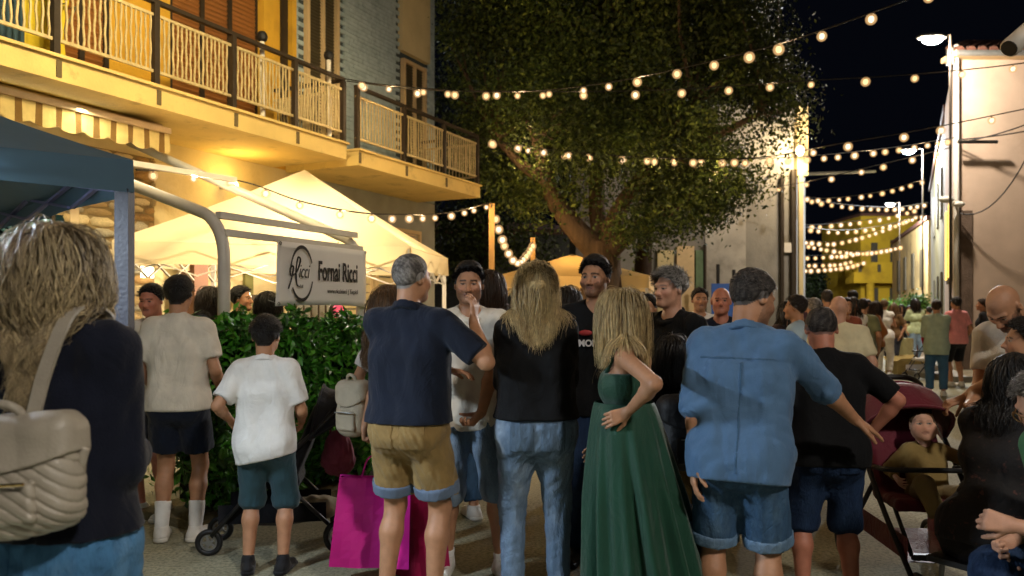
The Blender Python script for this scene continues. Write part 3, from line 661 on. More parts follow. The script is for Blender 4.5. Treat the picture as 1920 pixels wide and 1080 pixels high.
    if fc.get('glasses'):
        g = MB(); gm = fc['glasses']
        for sd in (1, -1):
            g.torus(hp(.032*sd, .104, .002), .021*h, .0016*h+.0008, Rh @ A3((.15*sd, 1, 0)), 16, 5); g.tube([hp(.053*sd, .098, .005), hp(.08*sd, .04, .008), hp(.083*sd, -.01, .006)], .0022*h, 5)
        g.tube([hp(-.011, .107, .006), hp(.011, .107, .006)], .002*h, 5); g.build('glasses', gm, ob, True)
    if fc.get('headband'):
        sdf_obj('headband', [E(hp(0, -.012, .027), np.array((.090, .111, .104))*h, Rh)], RH, fc['headband'], ob, clip=[(hp(0, .045, .05), Rh @ unit((0, 1, .1))), (hp(0, .02, .05), Rh @ unit((0, -1, -.1))), (hp(0, 0, -.01), Rh @ A3((0, 0, -1)))])
    return o
def unit_rows(v): return v/np.maximum(np.linalg.norm(v, axis=1), 1e-9)[:, None]
# ------------------------------------------------------------------ materials of the place
M_ASPH = mat('asphalt', lin('#9b977f'), .9, var=.22, vscale=1.3, bump=.5, bscale=70, dark=lin('#78755f'), dscale=45, dlo=.45, dhi=.62, spec=.3)
M_PLAST = mat('plaster_cream', lin('#c9b98d'), .85, var=.10, vscale=2.2, bump=.25, bscale=30, dark=lin('#a8966c'), dscale=1.2, dlo=.55, dhi=.8)
M_OCHRE = mat('plaster_ochre', lin('#c79a2c'), .85, var=.12, vscale=2.4, bump=.25, bscale=30, dark=lin('#9a7420'), dscale=1.4, dlo=.5, dhi=.8)
M_SLAB = mat('slab_plaster', lin('#cdb36e'), .85, var=.10, vscale=2., bump=.25, bscale=35, dark=lin('#8d7b4c'), dscale=2.5, dlo=.56, dhi=.75)
M_BLUETILE = mat('blue_grey_tile', lin('#a3b4b8'), .5, var=.16, vscale=9, bump=.12, bscale=40, dark=lin('#7d9096'), dscale=3, dlo=.5, dhi=.8)
M_GROUT = mat('tile_joint', lin('#3f4a4d'), .9, var=.1)
M_GREYP = mat('grey_plaster', lin('#8d8f88'), .9, var=.15, vscale=3, bump=.3, bscale=35)
M_CONC = mat('old_concrete', lin('#8a8780'), .92, var=.22, vscale=1.1, bump=.4, bscale=22, dark=lin('#4c4a45'), dscale=.55, dlo=.45, dhi=.68, stretch=(1, 1, .55))
M_PINK = mat('plaster_pink', lin('#c2aa95'), .9, var=.12, vscale=1.4, bump=.3, bscale=45, dark=lin('#a78a70'), dscale=.8, dlo=.55, dhi=.8)
M_ROUGH = mat('rough_plaster', lin('#6e5c4e'), .95, var=.25, vscale=5, bump=1., bscale=30)
M_YEL = mat('plaster_yellow', lin('#c8a21f'), .88, var=.12, vscale=.9, bump=.2, bscale=12, dark=lin('#8c6d14'), dscale=.6, dlo=.5, dhi=.8)
M_SHUT = mat('shutter_wood', lin('#8c5a2a'), .6, var=.22, vscale=7, bump=.15, bscale=60, stretch=(.3, 1, 3))
M_SHUTD = mat('shutter_olive', lin('#4d4530'), .6, var=.2, vscale=6, bump=.15)
M_FRAMEC = mat('window_frame_cream', lin('#c5ab80'), .6, var=.08, bump=.05)
M_IRON = mat('iron_cream', lin('#b8a678'), .5, var=.18, vscale=20, bump=.1, dark=lin('#6b5233'), dscale=14, dlo=.6, dhi=.75)
M_IROND = mat('iron_dark', lin('#2d2419'), .55, var=.2, vscale=14, bump=.1)
M_STEEL = mat('steel_grey', lin('#8c8c88'), .45, var=.12, vscale=12, bump=.05, metal=.6)
M_WHITEP = mat('white_tube_paint', lin('#cfcabf'), .4, var=.06, vscale=10, bump=.04)
M_BLACK = mat('black_plastic', lin('#121214'), .5, var=.15, bump=.05)
M_WIRE = mat('wire_black', lin('#17150f'), .6, var=.1, bump=0)
M_WOODP = mat('post_wood', lin('#b58f56'), .75, var=.22, vscale=9, bump=.3, bscale=60, stretch=(4, 4, .4))
M_STONE = [mat('stone_%s' % k, lin(h), .9, var=.22, vscale=9, bump=.6, bscale=35) for k, h in (('sand', '#b39a6a'), ('pale', '#cbb98f'), ('tan', '#a08050'), ('grey', '#a39b86'))]
M_MORTAR = mat('mortar', lin('#86744f'), .95, var=.15, bump=.4)
M_TENT = mat('tent_cream', lin('#e0cfa6'), .75, var=.06, vscale=2, bump=.12, bscale=8, trans=.45)
M_TENTI = mat('tent_ivory', lin('#dcc590'), .75, var=.06, vscale=2, bump=.12, bscale=8, trans=.4)
M_TENTB = mat('tent_blue', lin('#486373'), .75, var=.10, vscale=2.5, bump=.2, bscale=9, trans=.22)
M_LILAC = mat('tent_lining', lin('#77759a'), .8, var=.08, bump=.1)
M_GLASS = mat('shop_glass', lin('#14282c'), .08, var=.1, bump=0, spec=.7)
M_TERRA = mat('roof_tile', lin('#5e3b2c'), .85, var=.3, vscale=5, bump=.4, bscale=25)
M_BANNER = mat('banner_vinyl', lin('#e9e7e2'), .5, var=.04, vscale=2, bump=.05, bscale=6)
M_INK = mat('print_black', lin('#14110f'), .6, var=.05, bump=0)
M_GREY_INK = mat('print_grey', lin('#6f6b66'), .6, var=.05, bump=0)
M_BULB = mat('bulb_light', (.9, .7, .4), .3, var=0, bump=0, emit=(1., .60, .28), estr=2.3)
M_BULBW = mat('bulb_light_pale', (.9, .8, .7), .3, var=0, bump=0, emit=(1., .78, .58), estr=2.3)
M_LED = mat('led_light', (.9, .9, .9), .3, var=0, bump=0, emit=(.80, .92, 1.), estr=60)
M_TUBE = mat('tube_light', (.9, .9, .8), .3, var=0, bump=0, emit=(1., .93, .66), estr=7)
M_LEAF = mat('leaf_tree', rough=.55, var=.25, vscale=.6, bump=0, attr=True, spec=.35)
M_HLEAF = mat('leaf_hedge', rough=.32, var=.3, vscale=3, bump=0, attr=True, spec=.6)
M_BARK = mat('bark', lin('#5d4a36'), .92, var=.3, vscale=4, bump=1., bscale=14, stretch=(3, 3, .6))
M_BARKD = mat('bark_dark', lin('#33241a'), .92, var=.3, vscale=4, bump=1., bscale=14, stretch=(3, 3, .6))

# ------------------------------------------------------------------ ground
g = MB(); g.grid(lambda u, v: (-150+300*u, -40+330*v, 0), 12, 12)
tag(g.build('road', M_ASPH), kind='structure')
# right pavement along the house front, with its kerb
M_PAVE = mat('pavement', lin('#8e8672'), .9, var=.2, vscale=3, bump=.4, bscale=40)
g = MB(); g.box((9.4, 16.9, 0.0), (22, 18.98, .12)); tag(g.build('pavement', M_PAVE), kind='structure')
g = MB(); g.box((9.28, 16.75, 0.0), (22, 16.898, .125)); g.box((9.25, 16.9, 0.0), (9.398, 18.98, .125)); tag(g.build('kerb', M_CONC), kind='structure')

# ------------------------------------------------------------------ building on the left (local x along the street, y into the house, z up)
AZ = math.atan2(.8969, .4422); D_ = A3((.4422, .8969, 0)); N_ = A3((.8969, -.4422, 0))
def UY(px, w=0.): Y = (9-1.115*w)/(.493-(px-960)/F_PX); return (Y+.4422*w)/.8969, Y
def U(px, w=0.): return UY(px, w)[0]
def UZ(px, py, w=0.): Y = UY(px, w)[1]; return CH+(HZ-py)/F_PX*Y
def facade(name, label, cat, group=None): return empty(name, (-9, 0, 0), AZ, label, cat, group)
u815 = U(815); u545 = U(547); u130 = U(130); u287 = U(287)
h1 = facade('apartment_house', 'yellow apartment house with iron balconies over a stone clad shop', 'building')
g = MB(); g.box((2, 0, 0), (u545, 9, 3.53)); g.build('wall', M_PLAST, h1)
g = MB(); g.box((2, .004, 3.53), (u545, 9, 9.5)); g.build('wall', M_OCHRE, h1)
h2 = facade('tiled_house', 'house with blue grey tile cladding and a cream balcony door', 'building')
g = MB(); g.box((u545+.004, -.0, 0), (u815, 9, 3.53)); g.build('wall', M_GREYP, h2)
g = MB(); g.box((u545+.004, .03, 3.53), (u815, 9, 9.5)); g.build('wall', M_GROUT, h2)
# tile courses of the upper wall: real strips with open joints, left out where the windows are
wa0, wa1 = U(570), U(632); wb0, wb1 = U(752), U(797)
g = MB(); z = 3.545; k = 0; rs = np.random.RandomState(4)
while z < 8.6:
    x = u545+.02 - (k % 2)*.12
    while x < u815-.01:
        a, b = max(x, u545+.02), min(x+.236, u815-.012); mid = (a+b)/2
        if b-a > .03 and not (wa0-.1 < mid < wa1+.1 and z > 3.6) and not (wb0-.1 < mid < wb1+.1):
            g.box((a, -.002-rs.uniform(0, .006), z), (b, .03, z+.062))
        x += .24
    z += .068; k += 1
tag(g.build('tile_cladding', M_BLUETILE, h2), kind='stuff')
def window(par, x0, x1, z0, z1, shutter, sashes=2, depth=.0, slats=True, fr=.06):
    f = MB(); y0, y1 = -.05+depth, .03+depth
    f.box((x0-fr, y0, z0-fr), (x0, y1, z1+fr)); f.box((x1, y0, z0-fr), (x1+fr, y1, z1+fr)); f.box((x0, y0, z1), (x1, y1, z1+fr)); f.box((x0, y0, z0-fr), (x1, y1, z0))
    w = (x1-x0)/sashes
    for i in range(1, sashes): f.box((x0+w*i-fr*.5, y0+.003, z0), (x0+w*i+fr*.5, y1, z1))
    fo = f.build('window', M_FRAMEC, par)
    for i in range(sashes):
        m = MB(); a, b = x0+w*i+fr*.5, x0+w*(i+1)-fr*.5; zz = z0+.01
        m.box((a, .012+depth, z0), (b, .025+depth, z1))
        while zz < z1-.03: m.add([(a, -.012+depth, zz), (b, -.012+depth, zz), (b, .011+depth, zz+.042), (a, .011+depth, zz+.042), (a, -.012+depth, zz+.01), (b, -.012+depth, zz+.01), (b, .011+depth, zz+.05), (a, .011+depth, zz+.05)], [(0,1,2,3), (7,6,5,4), (0,4,5,1)]); zz += .05
        m.build('shutter', shutter, fo)
    return fo
window(h2, U(577), U(628), 3.75, 6.6, M_SHUTD)
window(h2, U(757), U(793), 3.75, 5.95, M_SHUTD)
g = MB(); g.box((wb0-.06, -.075, 6.12), (wb1+.06, .028, 9.4)); g.build('cream_panel', M_PLAST, h2)
g = MB(); g.box((U(690), -1.55, 8.62), (u815+.7, 5, 8.8)); g.build('roof', M_PLAST, h2)
window(h2, U(735), U(783), 2.0, 2.9, M_FRAMEC, 1)
# roller doors of the tiled house seen under the white tent
for px0, px1 in ((640, 690), (705, 755)):
    d = MB(); x0, x1 = U(px0), U(px1); d.box((x0-.07, -.06, 0), (x0, .0, 2.5)); d.box((x1, -.06, 0), (x1+.07, .0, 2.5)); dd = d.build('roller_door', M_FRAMEC, h2)
    me = None
    for i in range(18):
        sl = MB(); sl.box((x0, -.045-.012*(i % 2), .02), (x1, -.01, .132)); me = me or sl.mesh('slat')
        s_ = link('slat', me, dd, M_PLAST); s_.location.z = i*.138

# roller shutters on the first floor of the ochre house
for px0, px1, m_, top_ in ((318, 476, M_SHUT, 6.3), (60, 190, M_SHUT, 6.2)):
    x0, x1 = U(px0), U(px1); d = MB()
    d.box((x0-.06, -.05, 3.73), (x0, .003, top_)); d.box((x1, -.05, 3.73), (x1+.06, .003, top_))
    for q in (.33, .66): d.box((x0+(x1-x0)*q-.03, -.055, 3.73), (x0+(x1-x0)*q+.03, .003, top_))
    dd = d.build('window', M_IROND, h1); me = None
    for i in range(int((top_-3.75)/.062)):
        if me is None: sl = MB(); sl.add([(x0, -.03, 0), (x1, -.03, 0), (x1, -.012, .03), (x0, -.012, .03), (x1, -.03, .056), (x0, -.03, .056)], [(0,1,2,3), (3,2,4,5)]); sl.box((x0, -.01, 0), (x1, .002, .06)); me = sl.mesh('slat')
        s_ = link('slat', me, dd, m_); s_.location.z = 3.75+i*.062
g = MB(); g.box((U(478), -.16, 3.73), (U(497), .003, 9)); g.box((U(538), -.10, 3.73), (U(546), .003, 9)); g.box((U(283), -.12, 3.73), (U(306), .003, 9)); g.build('pilaster', M_OCHRE, h1)
g = MB(); g.box((U(525), -.03, 3.73), (U(537), .003, 9)); g.build('recess_panel', M_IROND, h1)
# ground floor: stone cladding, shop window, wall light, brown pillar
g = MB(); g.box((u130-.9, -.02, 0), (u287, -.0, 3.3)); g.build('mortar_bed', M_MORTAR, h1)
sx0, sx1 = U(-60), U(124); zl = UZ(60, 372)
stone_me = []
for i in range(10):
    b = MB(); rs = np.random.RandomState(i+60); n = 7; pts = [(math.cos(2*math.pi*k/n+.3)*(.5+rs.uniform(-.09, .05)), math.sin(2*math.pi*k/n+.3)*(.5+rs.uniform(-.09, .05))) for k in range(n)]
    vs = [(max(-.5, min(.5, x*1.25)), 0, max(-.5, min(.5, z*1.25))) for x, z in pts]+[(x*.86+rs.uniform(-.04, .04), -1+rs.uniform(-.3, .2), z*.8) for x, z in pts]
    b.add(vs, [(k, (k+1) % n, n+(k+1) % n, n+k) for k in range(n)]+[tuple(range(n, 2*n))])
    me_ = b.mesh('stone', True); me_.materials.append(M_STONE[i % 4]); stone_me.append(me_)
rs = np.random.RandomState(9); z = 1.0; rest = MB(); cnt = 0; STO = []
while z < 3.25:
    hgt = rs.uniform(.06, .12); x = u130-.05+rs.uniform(-.1, 0)
    if z > zl+.32: x = u130-.9
    while x < u287-.02:
        w_ = rs.uniform(.12, .34); b_ = min(x+w_, u287); STO.append((x, b_, z, hgt)); x = b_+.012
    z += hgt+.012
STO.sort(key=lambda q: -(q[1]-q[0])*q[3])
for i, (a, b, z, hgt) in enumerate(STO):
    me_ = stone_me[rs.randint(10)]; sc_ = ((b-a), .025+rs.rand()*.03, hgt); c_ = ((a+b)/2, -.015, z+hgt/2)
    if i < 300:
        o = link('stone', me_, h1); o.location = c_; o.scale = sc_
    else: rest.add([(v.co.x*sc_[0]+c_[0], v.co.y*sc_[1]+c_[1], v.co.z*sc_[2]+c_[2]) for v in me_.vertices], [tuple(p.vertices) for p in me_.polygons])
if rest.v: tag(rest.build('stone_infill', M_STONE[0], h1), kind='stuff')
g = MB(); g.box((sx0, -.07, zl), (sx1+.1, -.0, zl+.17)); g.box((sx1, -.07, 0), (sx1+.1, -.0, zl-.002)); f_ = g.build('shop_window', mat('shop_frame', lin('#b9a684'), .6, var=.1, bump=.1), h1)
g = MB(); g.box((sx0, -.11, zl-.13), (sx1-.35, -.005, zl-.005)); g.build('blind_box', mat('blind_orange', lin('#b56d3c'), .6, var=.1, bump=.1), f_)
g = MB(); g.box((sx0, -.03, .3), (sx1-.002, -.008, zl-.14)); g.build('pane', M_GLASS, f_)
g = MB(); g.box((U(38), -.05, .3), (U(46), -.031, zl-.15)); g.box((U(92), -.05, .3), (U(98), -.031, zl-.15)); g.build('mullion', M_IROND, f_)
g = MB()
for px_, py_ in ((27, 422), (46, 420), (27, 465), (8, 418), (8, 464), (60, 424)):
    g.torus((U(px_), -.055, UZ(px_, py_)), .085, .022, (0, 1, 0), 16, 5, .5)
g.build('window_sticker', mat('sticker_teal', lin('#274b50'), .5, bump=0), f_)
g = MB(); g.box((U(46), -.045, .6), (U(88), -.034, zl-.2)); g.build('poster', mat('poster_teal', lin('#6a8f8c'), .6, var=.4, vscale=5, bump=0), f_)
wl = facade('wall_light', 'small square lit wall light on the stone cladding', 'lamp')
x_ = U(276, .08); z_ = UZ(276, 504)
g = MB(); g.box((x_-.075, -.10, z_-.11), (x_+.075, -.06, z_+.11)); g.build('lamp_glass', mat('wall_light_glass', (.9, .85, .7), .4, var=0, bump=0, emit=(1, .86, .6), estr=5), wl)
g = MB(); g.box((x_-.06, -.06, z_-.09), (x_+.06, -.03, z_+.09)); g.build('backplate', M_STEEL, wl)
g = MB(); g.box((U(326), -.35, 0), (U(352), -.1, 2.28)); g.build('brown_pillar', mat('brown_panel', lin('#7d5a48'), .7, var=.1), h1)
g = MB(); g.box((U(455), -.05, 0), (U(470), .0, 2.3)); g.build('green_door', mat('door_green', lin('#6a6a3c'), .7), h1)
g = MB()
for i in range(14): x = U(360)+i*.16; g.box((x, -.42, .1), (x+.02, -.40, 1.62))
g.box((U(356), -.44, 1.62), (U(440), -.38, 1.70)); g.build('inner_railing', M_IROND, h1)

# balconies
def balcony(par, x0, x1, zt, zr, posts, dx=.085, seed=1, bot=.16, zb=.2, amp=.0, lite=True):
    w = 1.3; s_ = MB(); s_.box((x0, -w, zt-zb), (x1, -.001, zt)); sl = s_.build('balcony_slab', M_SLAB, par)
    e = MB(); e.box((x0-.02, -w-.035, zt+.001), (x1+.02, -.002, zt+.03)); e.build('edge_strip', M_SLAB, sl)
    for u_ in posts[:-1]:
        sp = MB(); sp.box((u_-.025, -w-.012, zt-.17), (u_+.025, -w-.001, zt-.02)); sp.build('anchor_plate', mat('slab_stain', lin('#5a4d30'), .9), sl)
    r = empty('railing', (0, 0, 0)); r.parent = par
    f = MB(); yf = -w+.05
    f.box((x0, yf-.03, zr-.03), (x1, yf+.03, zr+.012)); f.box((x1-.03, yf, zr-.03), (x1+.03, -.03, zr+.012))
    f.build('handrail', M_IROND, r)
    f = MB(); f.box((x0, yf-.012, zt+bot), (x1, yf+.012, zt+bot+.03)); f.box((x0, yf-.012, zr-.16), (x1, yf+.012, zr-.13)); f.box((x1-.013, yf+.02, zt+bot), (x1+.013, -.03, zt+bot+.03)); f.box((x1-.013, yf+.02, zr-.16), (x1+.013, -.03, zr-.13)); f.build('rail', M_IRON, r)
    for u_ in posts:
        f = MB(); f.box((u_-.03, yf-.035, zt+.03), (u_+.03, yf+.025, zr-.031)); f.build('post', M_IROND, r)
    hh = zr-.16-(zt+bot+.03); n = 9; prof = []
    for k in range(n+1):
        t = k/n; prof.append((amp*math.sin(t*math.pi*4)*(1 if 0 < k < n else 0), t*hh))
    b = MB()
    for k in range(n):
        (a0, z0), (a1, z1) = prof[k], prof[k+1]
        for yy in (-.008, .008): pass
        b.add([(a0-.009, -.006, z0), (a0+.009, -.006, z0), (a0+.009, .006, z0), (a0-.009, .006, z0), (a1-.009, -.006, z1), (a1+.009, -.006, z1), (a1+.009, .006, z1), (a1-.009, .006, z1)], [(0,1,5,4), (1,2,6,5), (2,3,7,6), (3,0,4,7)])
    me_ = b.mesh('baluster'); m2 = None; x = x0+.05
    while x < x1-.03:
        if min(abs(x-u_) for u_ in posts) > .045:
            o = link('baluster', me_, r, M_IRON); o.location = (x, yf, zt+bot+.03)
            if int(x/dx) % 2 and amp: o.scale.x = -1
        x += dx
    y = yf+.09
    while y < -.05:
        o = link('baluster', me_, r, M_IRON); o.location = (x1, y, zt+bot+.03); o.rotation_euler.z = math.pi/2; y += dx
    return r
b1x1 = U(650, 1.3)
balcony(h1, 4.5, b1x1, 3.73, 4.62, [U(p, 1.25) for p in (-160, 103, 291, 436, 552)]+[b1x1-.02], dx=.056, amp=.006)
b2x0, b2x1 = U(672, 1.3), U(900, 1.3)
balcony(h2, b2x0, b2x1, 3.70, 4.60, [b2x0+.03, U(757, 1.25), U(832, 1.25), b2x1-.02], dx=.07, amp=.004)
# clutter on the near balcony
o = facade('hanging_towel', 'yellow towel hanging over the balcony drying rack', 'towel')
g = MB(); g.grid(lambda u, v: (U(38, .9)+u*.42+.01*math.sin(v*9), -.95+.05*math.sin(u*9)+.03*math.sin(v*5), 3.78+v*.75), 14, 12); g.build('cloth', cloth('towel', '#c9b32e'), o, True)
o = facade('storage_box', 'dark teal storage cabinet behind the balcony railing', 'cabinet')
g = MB(); g.box((U(-70, .8), -1.0, 3.74), (U(20, .8), -.5, 4.6)); g.build('cabinet_body', mat('cabinet_teal', lin('#1d3a48'), .5), o); g = MB(); g.box((U(-72, .8), -1.02, 4.601), (U(22, .8), -.48, 4.63)); g.build('lid', M_BLACK, o)
o = facade('drying_rack', 'thin metal drying rack standing on the near balcony', 'rack')
g = MB()
for i in range(6): g.tube([(U(25, .9)+i*.10, -1.05, 4.35), (U(25, .9)+i*.10, -.5, 4.35)], .006, 5)
for q in (0, .5): g.tube([(U(25, .9)+q, -1.05, 4.35), (U(25, .9)+q, -.5, 3.73)], .010, 5); g.tube([(U(25, .9)+q, -.5, 4.35), (U(25, .9)+q, -1.05, 3.73)], .010, 5)
g.build('rack_frame', M_STEEL, o)
for px_, lab in ((495, 'grey pole leaning on the balcony railing by the yellow pilaster'), (620, 'white pole with black cap leaning at the railing end')):
    o = facade('railing_pole', lab, 'pole'); u_ = U(px_, 1.2); zt_ = 4.72 if px_ == 495 else 4.85
    g = MB(); g.tube([(u_, -1.18, 3.74), (u_+.02, -1.15, zt_)], .03, 8); g.build('pole', M_WHITEP, o); g = MB(); g.ball((u_+.02, -1.15, zt_+.05), .07); g.build('cap', M_BLACK, o)

# awning over the shop: cassette, front bar, striped scalloped valance; a fluorescent tube above it
aw = facade('shop_awning', 'retracted striped awning with scalloped valance over the shop', 'awning')
ax0, ax1 = U(-120, 1.0), U(317, 1.0)
g = MB(); g.bar((ax0, -1.0, 3.40), (ax1, -1.0, 3.40), .07, .06); g.build('front_bar', M_FRAMEC, aw)
g = MB(); g.grid(lambda u, v: (ax0+(ax1-ax0)*u, -1.0+.95*v, 3.41+.07*v), 20, 4); g.build('awning_cloth', cloth('awning', '#b9a05c'), aw, True)
M_STR = [cloth('val_cream', '#c2ad70', trans=.3), cloth('val_brown', '#6f5428', trans=.3)]
nst = int((ax1-ax0)/.062)
for i in range(nst):
    a = ax0+(ax1-ax0)*i/nst; b = ax0+(ax1-ax0)*(i+1)/nst
    zlow = lambda x: 3.20-.045*abs(math.sin((x-ax0)*math.pi/.26))
    g = MB(); g.grid(lambda u, v: (a+(b-a)*u, -1.005-.012*math.sin((a+(b-a)*u)*24)*(1-v), zlow(a+(b-a)*u)+(3.38-zlow(a+(b-a)*u))*v), 2, 4)
    g.build('valance_stripe', M_STR[1 if i % 3 == 1 else 0], aw, True)
for px_ in (20, 160, 310):
    pass
ft = facade('tube_lamp', 'lit fluorescent tube fixed under the balcony above the awning', 'lamp')
g = MB(); g.tube([(U(-40, .75), -.75, 3.44), (U(215, .75), -.75, 3.44)], .022, 8); g.build('lamp_tube', M_TUBE, ft); g = MB(); g.box((U(-45, .75), -.79, 3.47), (U(300, .75), -.71, 3.518)); g.build('housing', M_FRAMEC, ft)

# ------------------------------------------------------------------ blue pop-up tent on the left
bt = empty('blue_canopy', (0, 0, 0), 0, 'blue pop-up canopy with dark legs at the shop front', 'canopy')
cx, cy = -1.657, 3.5; ex, ey = A3((-.7, -.71, 0)), A3((-.71, .7, 0)); S_ = 3.0; ctr = A3((cx, cy, 0))+ex*1.5+ey*1.5
cor = [A3((cx, cy, 0)), A3((cx, cy, 0))+ey*S_, A3((cx, cy, 0))+ey*S_+ex*S_, A3((cx, cy, 0))+ex*S_]
def tent_roof(cor, ctr, ze, zp, sag=.25, bow=.05):
    g = MB()
    for i in range(4):
        a, b = cor[i], cor[(i+1) % 4]
        def fn(u, v):
            e = a+(b-a)*u; p = e+(ctr-e)*v; z = ze+(zp-ze)*(v*(1-sag)+sag*v*v) - bow*math.sin(math.pi*u)*(1-v)
            return (p[0], p[1], z)
        g.grid(fn, 10, 10)
    return g
def valance(a, b, z0, z1, seed=1, wav=.015, off=(0, 0, 0), bow=.05):
    g = MB(); d = unit(b-a); n = A3((d[1], -d[0], 0)); off = A3(off)
    def fn(u, v):
        p = a+(b-a)*u+n*wav*math.sin(u*17+seed)*(1-v)+off; return (p[0], p[1], z0+(z1-z0)*v-bow*math.sin(math.pi*u)*v*.6)
    return g.grid(fn, 24, 4)
tent_roof(cor, ctr, 2.13, 3.02, .3).build('roof_cloth', M_TENTB, bt, True)
for i in range(4): valance(cor[i], cor[(i+1) % 4], 1.985, 2.128, i).build('valance', M_TENTB, bt, True)
for i in range(4):
    c_ = cor[i]; g = MB(); q = c_+(ctr-c_)*.018; g.bar((q[0], q[1], .02), (q[0], q[1], 2.0), .06, .06); g.box((q[0]-.07, q[1]-.07, 0), (q[0]+.07, q[1]+.07, .02)); g.build('leg', mat('leg_dark', lin('#1d1b24'), .6, var=.1), bt)
for i in range(4):
    a, b = cor[i]+(ctr-cor[i])*.02, cor[(i+1) % 4]+(ctr-cor[(i+1) % 4])*.02
    g = MB(); n = 4
    for k in range(n):
        p, q = a+(b-a)*k/n, a+(b-a)*(k+1)/n; z0, z1 = (2.10, 1.99) if k % 2 else (1.99, 2.10)
        g.bar((p[0], p[1], z0), (q[0], q[1], z1), .022, .012); g.bar((p[0], p[1], z1), (q[0]+.01, q[1]+.01, z0), .022, .012)
    g.build('truss', M_LILAC, bt)
led = empty('assumed_led', (0, 0, 0), 0, 'assumed cool white led lamp, unseen, hanging under the blue canopy', 'lamp')  # assumed lamp, added out of view to give the hair a cool rim
g = MB(); g.box((-2.42, 2.55, 2.02), (-2.38, 3.15, 2.06)); g.build('assumed_led_strip', M_LED, led); g = MB(); g.box((-2.44, 2.53, 2.061), (-2.36, 3.17, 2.10)); g.tube([(-2.40, 2.85, 2.1), (-2.40, 2.85, 2.28)], .008, 5); g.build('housing', M_STEEL, led)
lamp('AREA', 'assumed_led_light', (-2.40, 2.85, 2.0), 100, (.74, .87, 1.), shape='RECTANGLE', size=.5, size_y=.1, aim=(-1.5, 2.0, 1.2))

# ------------------------------------------------------------------ awning frame (pergola) with the banner
pg = empty('awning_frame', (0, 0, 0), 0, 'cream tube awning frame with bent posts standing behind the hedge', 'awning frame')
def curved_arm(p, zt, L, sl, r=.045):
    p = A3(p); back = -N_
    pts = [tuple(p), (p[0], p[1], zt-.42)]+[tuple(p+A3((0, 0, zt-.42-p[2]))+back*(.30*(1-math.cos(t)))+A3((0, 0, .36*math.sin(t)))) for t in np.linspace(.25, 1.25, 6)]
    l = A3(pts[-1]); pts.append(tuple(l+back*L+A3((0, 0, L*sl)))); return pts
P1a = (-2.16, 6.0, 0); P2a = (-1.43, 7.58, 0)
g = MB(); g.tube(curved_arm(P1a, 2.30, 2.6, .34), .046, 10); g.build('arm', M_WHITEP, pg, True)
g = MB(); g.tube(curved_arm(P2a, 2.26, 3.0, .40), .046, 10); g.build('arm', M_WHITEP, pg, True)
for z_, b_ in ((2.20, .06), (2.065, -.0)):
    g = MB(); a = A3(P1a)-N_*b_; b = A3(P2a)-N_*b_; g.bar((a[0], a[1], z_), (b[0], b[1], z_+.0), .05, .05); g.build('crossbar', M_WHITEP, pg)
g = MB(); a = A3(P1a)-N_*1.6; b = A3(P2a)-N_*1.6; g.bar((a[0], a[1], 2.78), (b[0], b[1], 2.84), .05, .05); g.build('crossbar', M_WHITEP, pg)
# rolled cloth at the wall end
M_ROLL = cloth('roll', '#cdbb92')
bn = empty('banner', tuple(A3(P1a)+(A3(P2a)-A3(P1a))*.30+N_*.055), math.atan2(.897, .43), 'white banner reading Fornai Ricci tied to the awning frame', 'banner')
bw = 1.19; z0, z1 = 1.515, 2.045
g = MB(); g.grid(lambda u, v: (bw*u-.03*(1-v)*(1-u), -.006+.012*math.sin(u*7)*(1-v)-.004*math.sin(v*6), z0+(z1-z0)*v+.015*(1-v)*math.sin(u*3)), 24, 10); vv = g.mesh('vinyl', True); ov = link('vinyl', vv, bn, M_BANNER)
sm = ov.modifiers.new('thick', 'SOLIDIFY'); sm.thickness = .003
def text(body, size, loc, rot_, par, mt, name='lettering', sx=1., bold=.0, shear=0., align='LEFT'):
    c_ = bpy.data.curves.new(name, 'FONT'); c_.body = body; c_.size = size; c_.extrude = .0015; c_.offset = bold; c_.shear = shear; c_.align_x = align
    t_ = bpy.data.objects.new('tmp', c_); COL.objects.link(t_); bpy.context.view_layer.update(); me_ = bpy.data.meshes.new_from_object(t_.evaluated_get(bpy.context.evaluated_depsgraph_get())); bpy.data.objects.remove(t_); me_.materials.clear(); me_.materials.append(mt)
    o = link(name, me_); o.location = loc; o.rotation_euler = rot_; o.scale.x = sx; o.parent = par; return o
HP = math.pi/2
text('Fornai Ricci', .235, (.475, -.026, 1.745), (HP, 0, 0), bn, M_INK, sx=.50, bold=.004)
text('www.riccivinci | Tiepidi', .058, (.60, -.026, 1.635), (HP, 0, 0), bn, M_GREY_INK, sx=.80)
text('icci', .17, (.225, -.026, 1.755), (HP, 0, 0), bn, M_INK, sx=.58, shear=.35, bold=-.001)
text('dal', .04, (.235, -.026, 1.67), (HP, 0, 0), bn, M_GREY_INK)
g = MB(); n = 44; g2 = MB()
for k in range(n):
    t0, t1 = 2*math.pi*k/n, 2*math.pi*(k+1)/n
    if (2.9 < t0 < 3.6) or (t0 < .35 or t0 > 5.9): continue
    def pp(t, r): return (.265+r*.62*math.cos(t)-.05*math.sin(t)*0, -.0275, 1.79+r*math.sin(t))
    wd = .010+.009*abs(math.sin(t0*1.0)); (g if t0 < 3.2 else g2).add([pp(t0, .225-wd), pp(t1, .225-wd), pp(t1, .225+wd*.6), pp(t0, .225+wd*.6)], [(0, 1, 2, 3)])
g.build('emblem_arc', M_INK, bn); g2.build('emblem_arc', M_INK, bn)
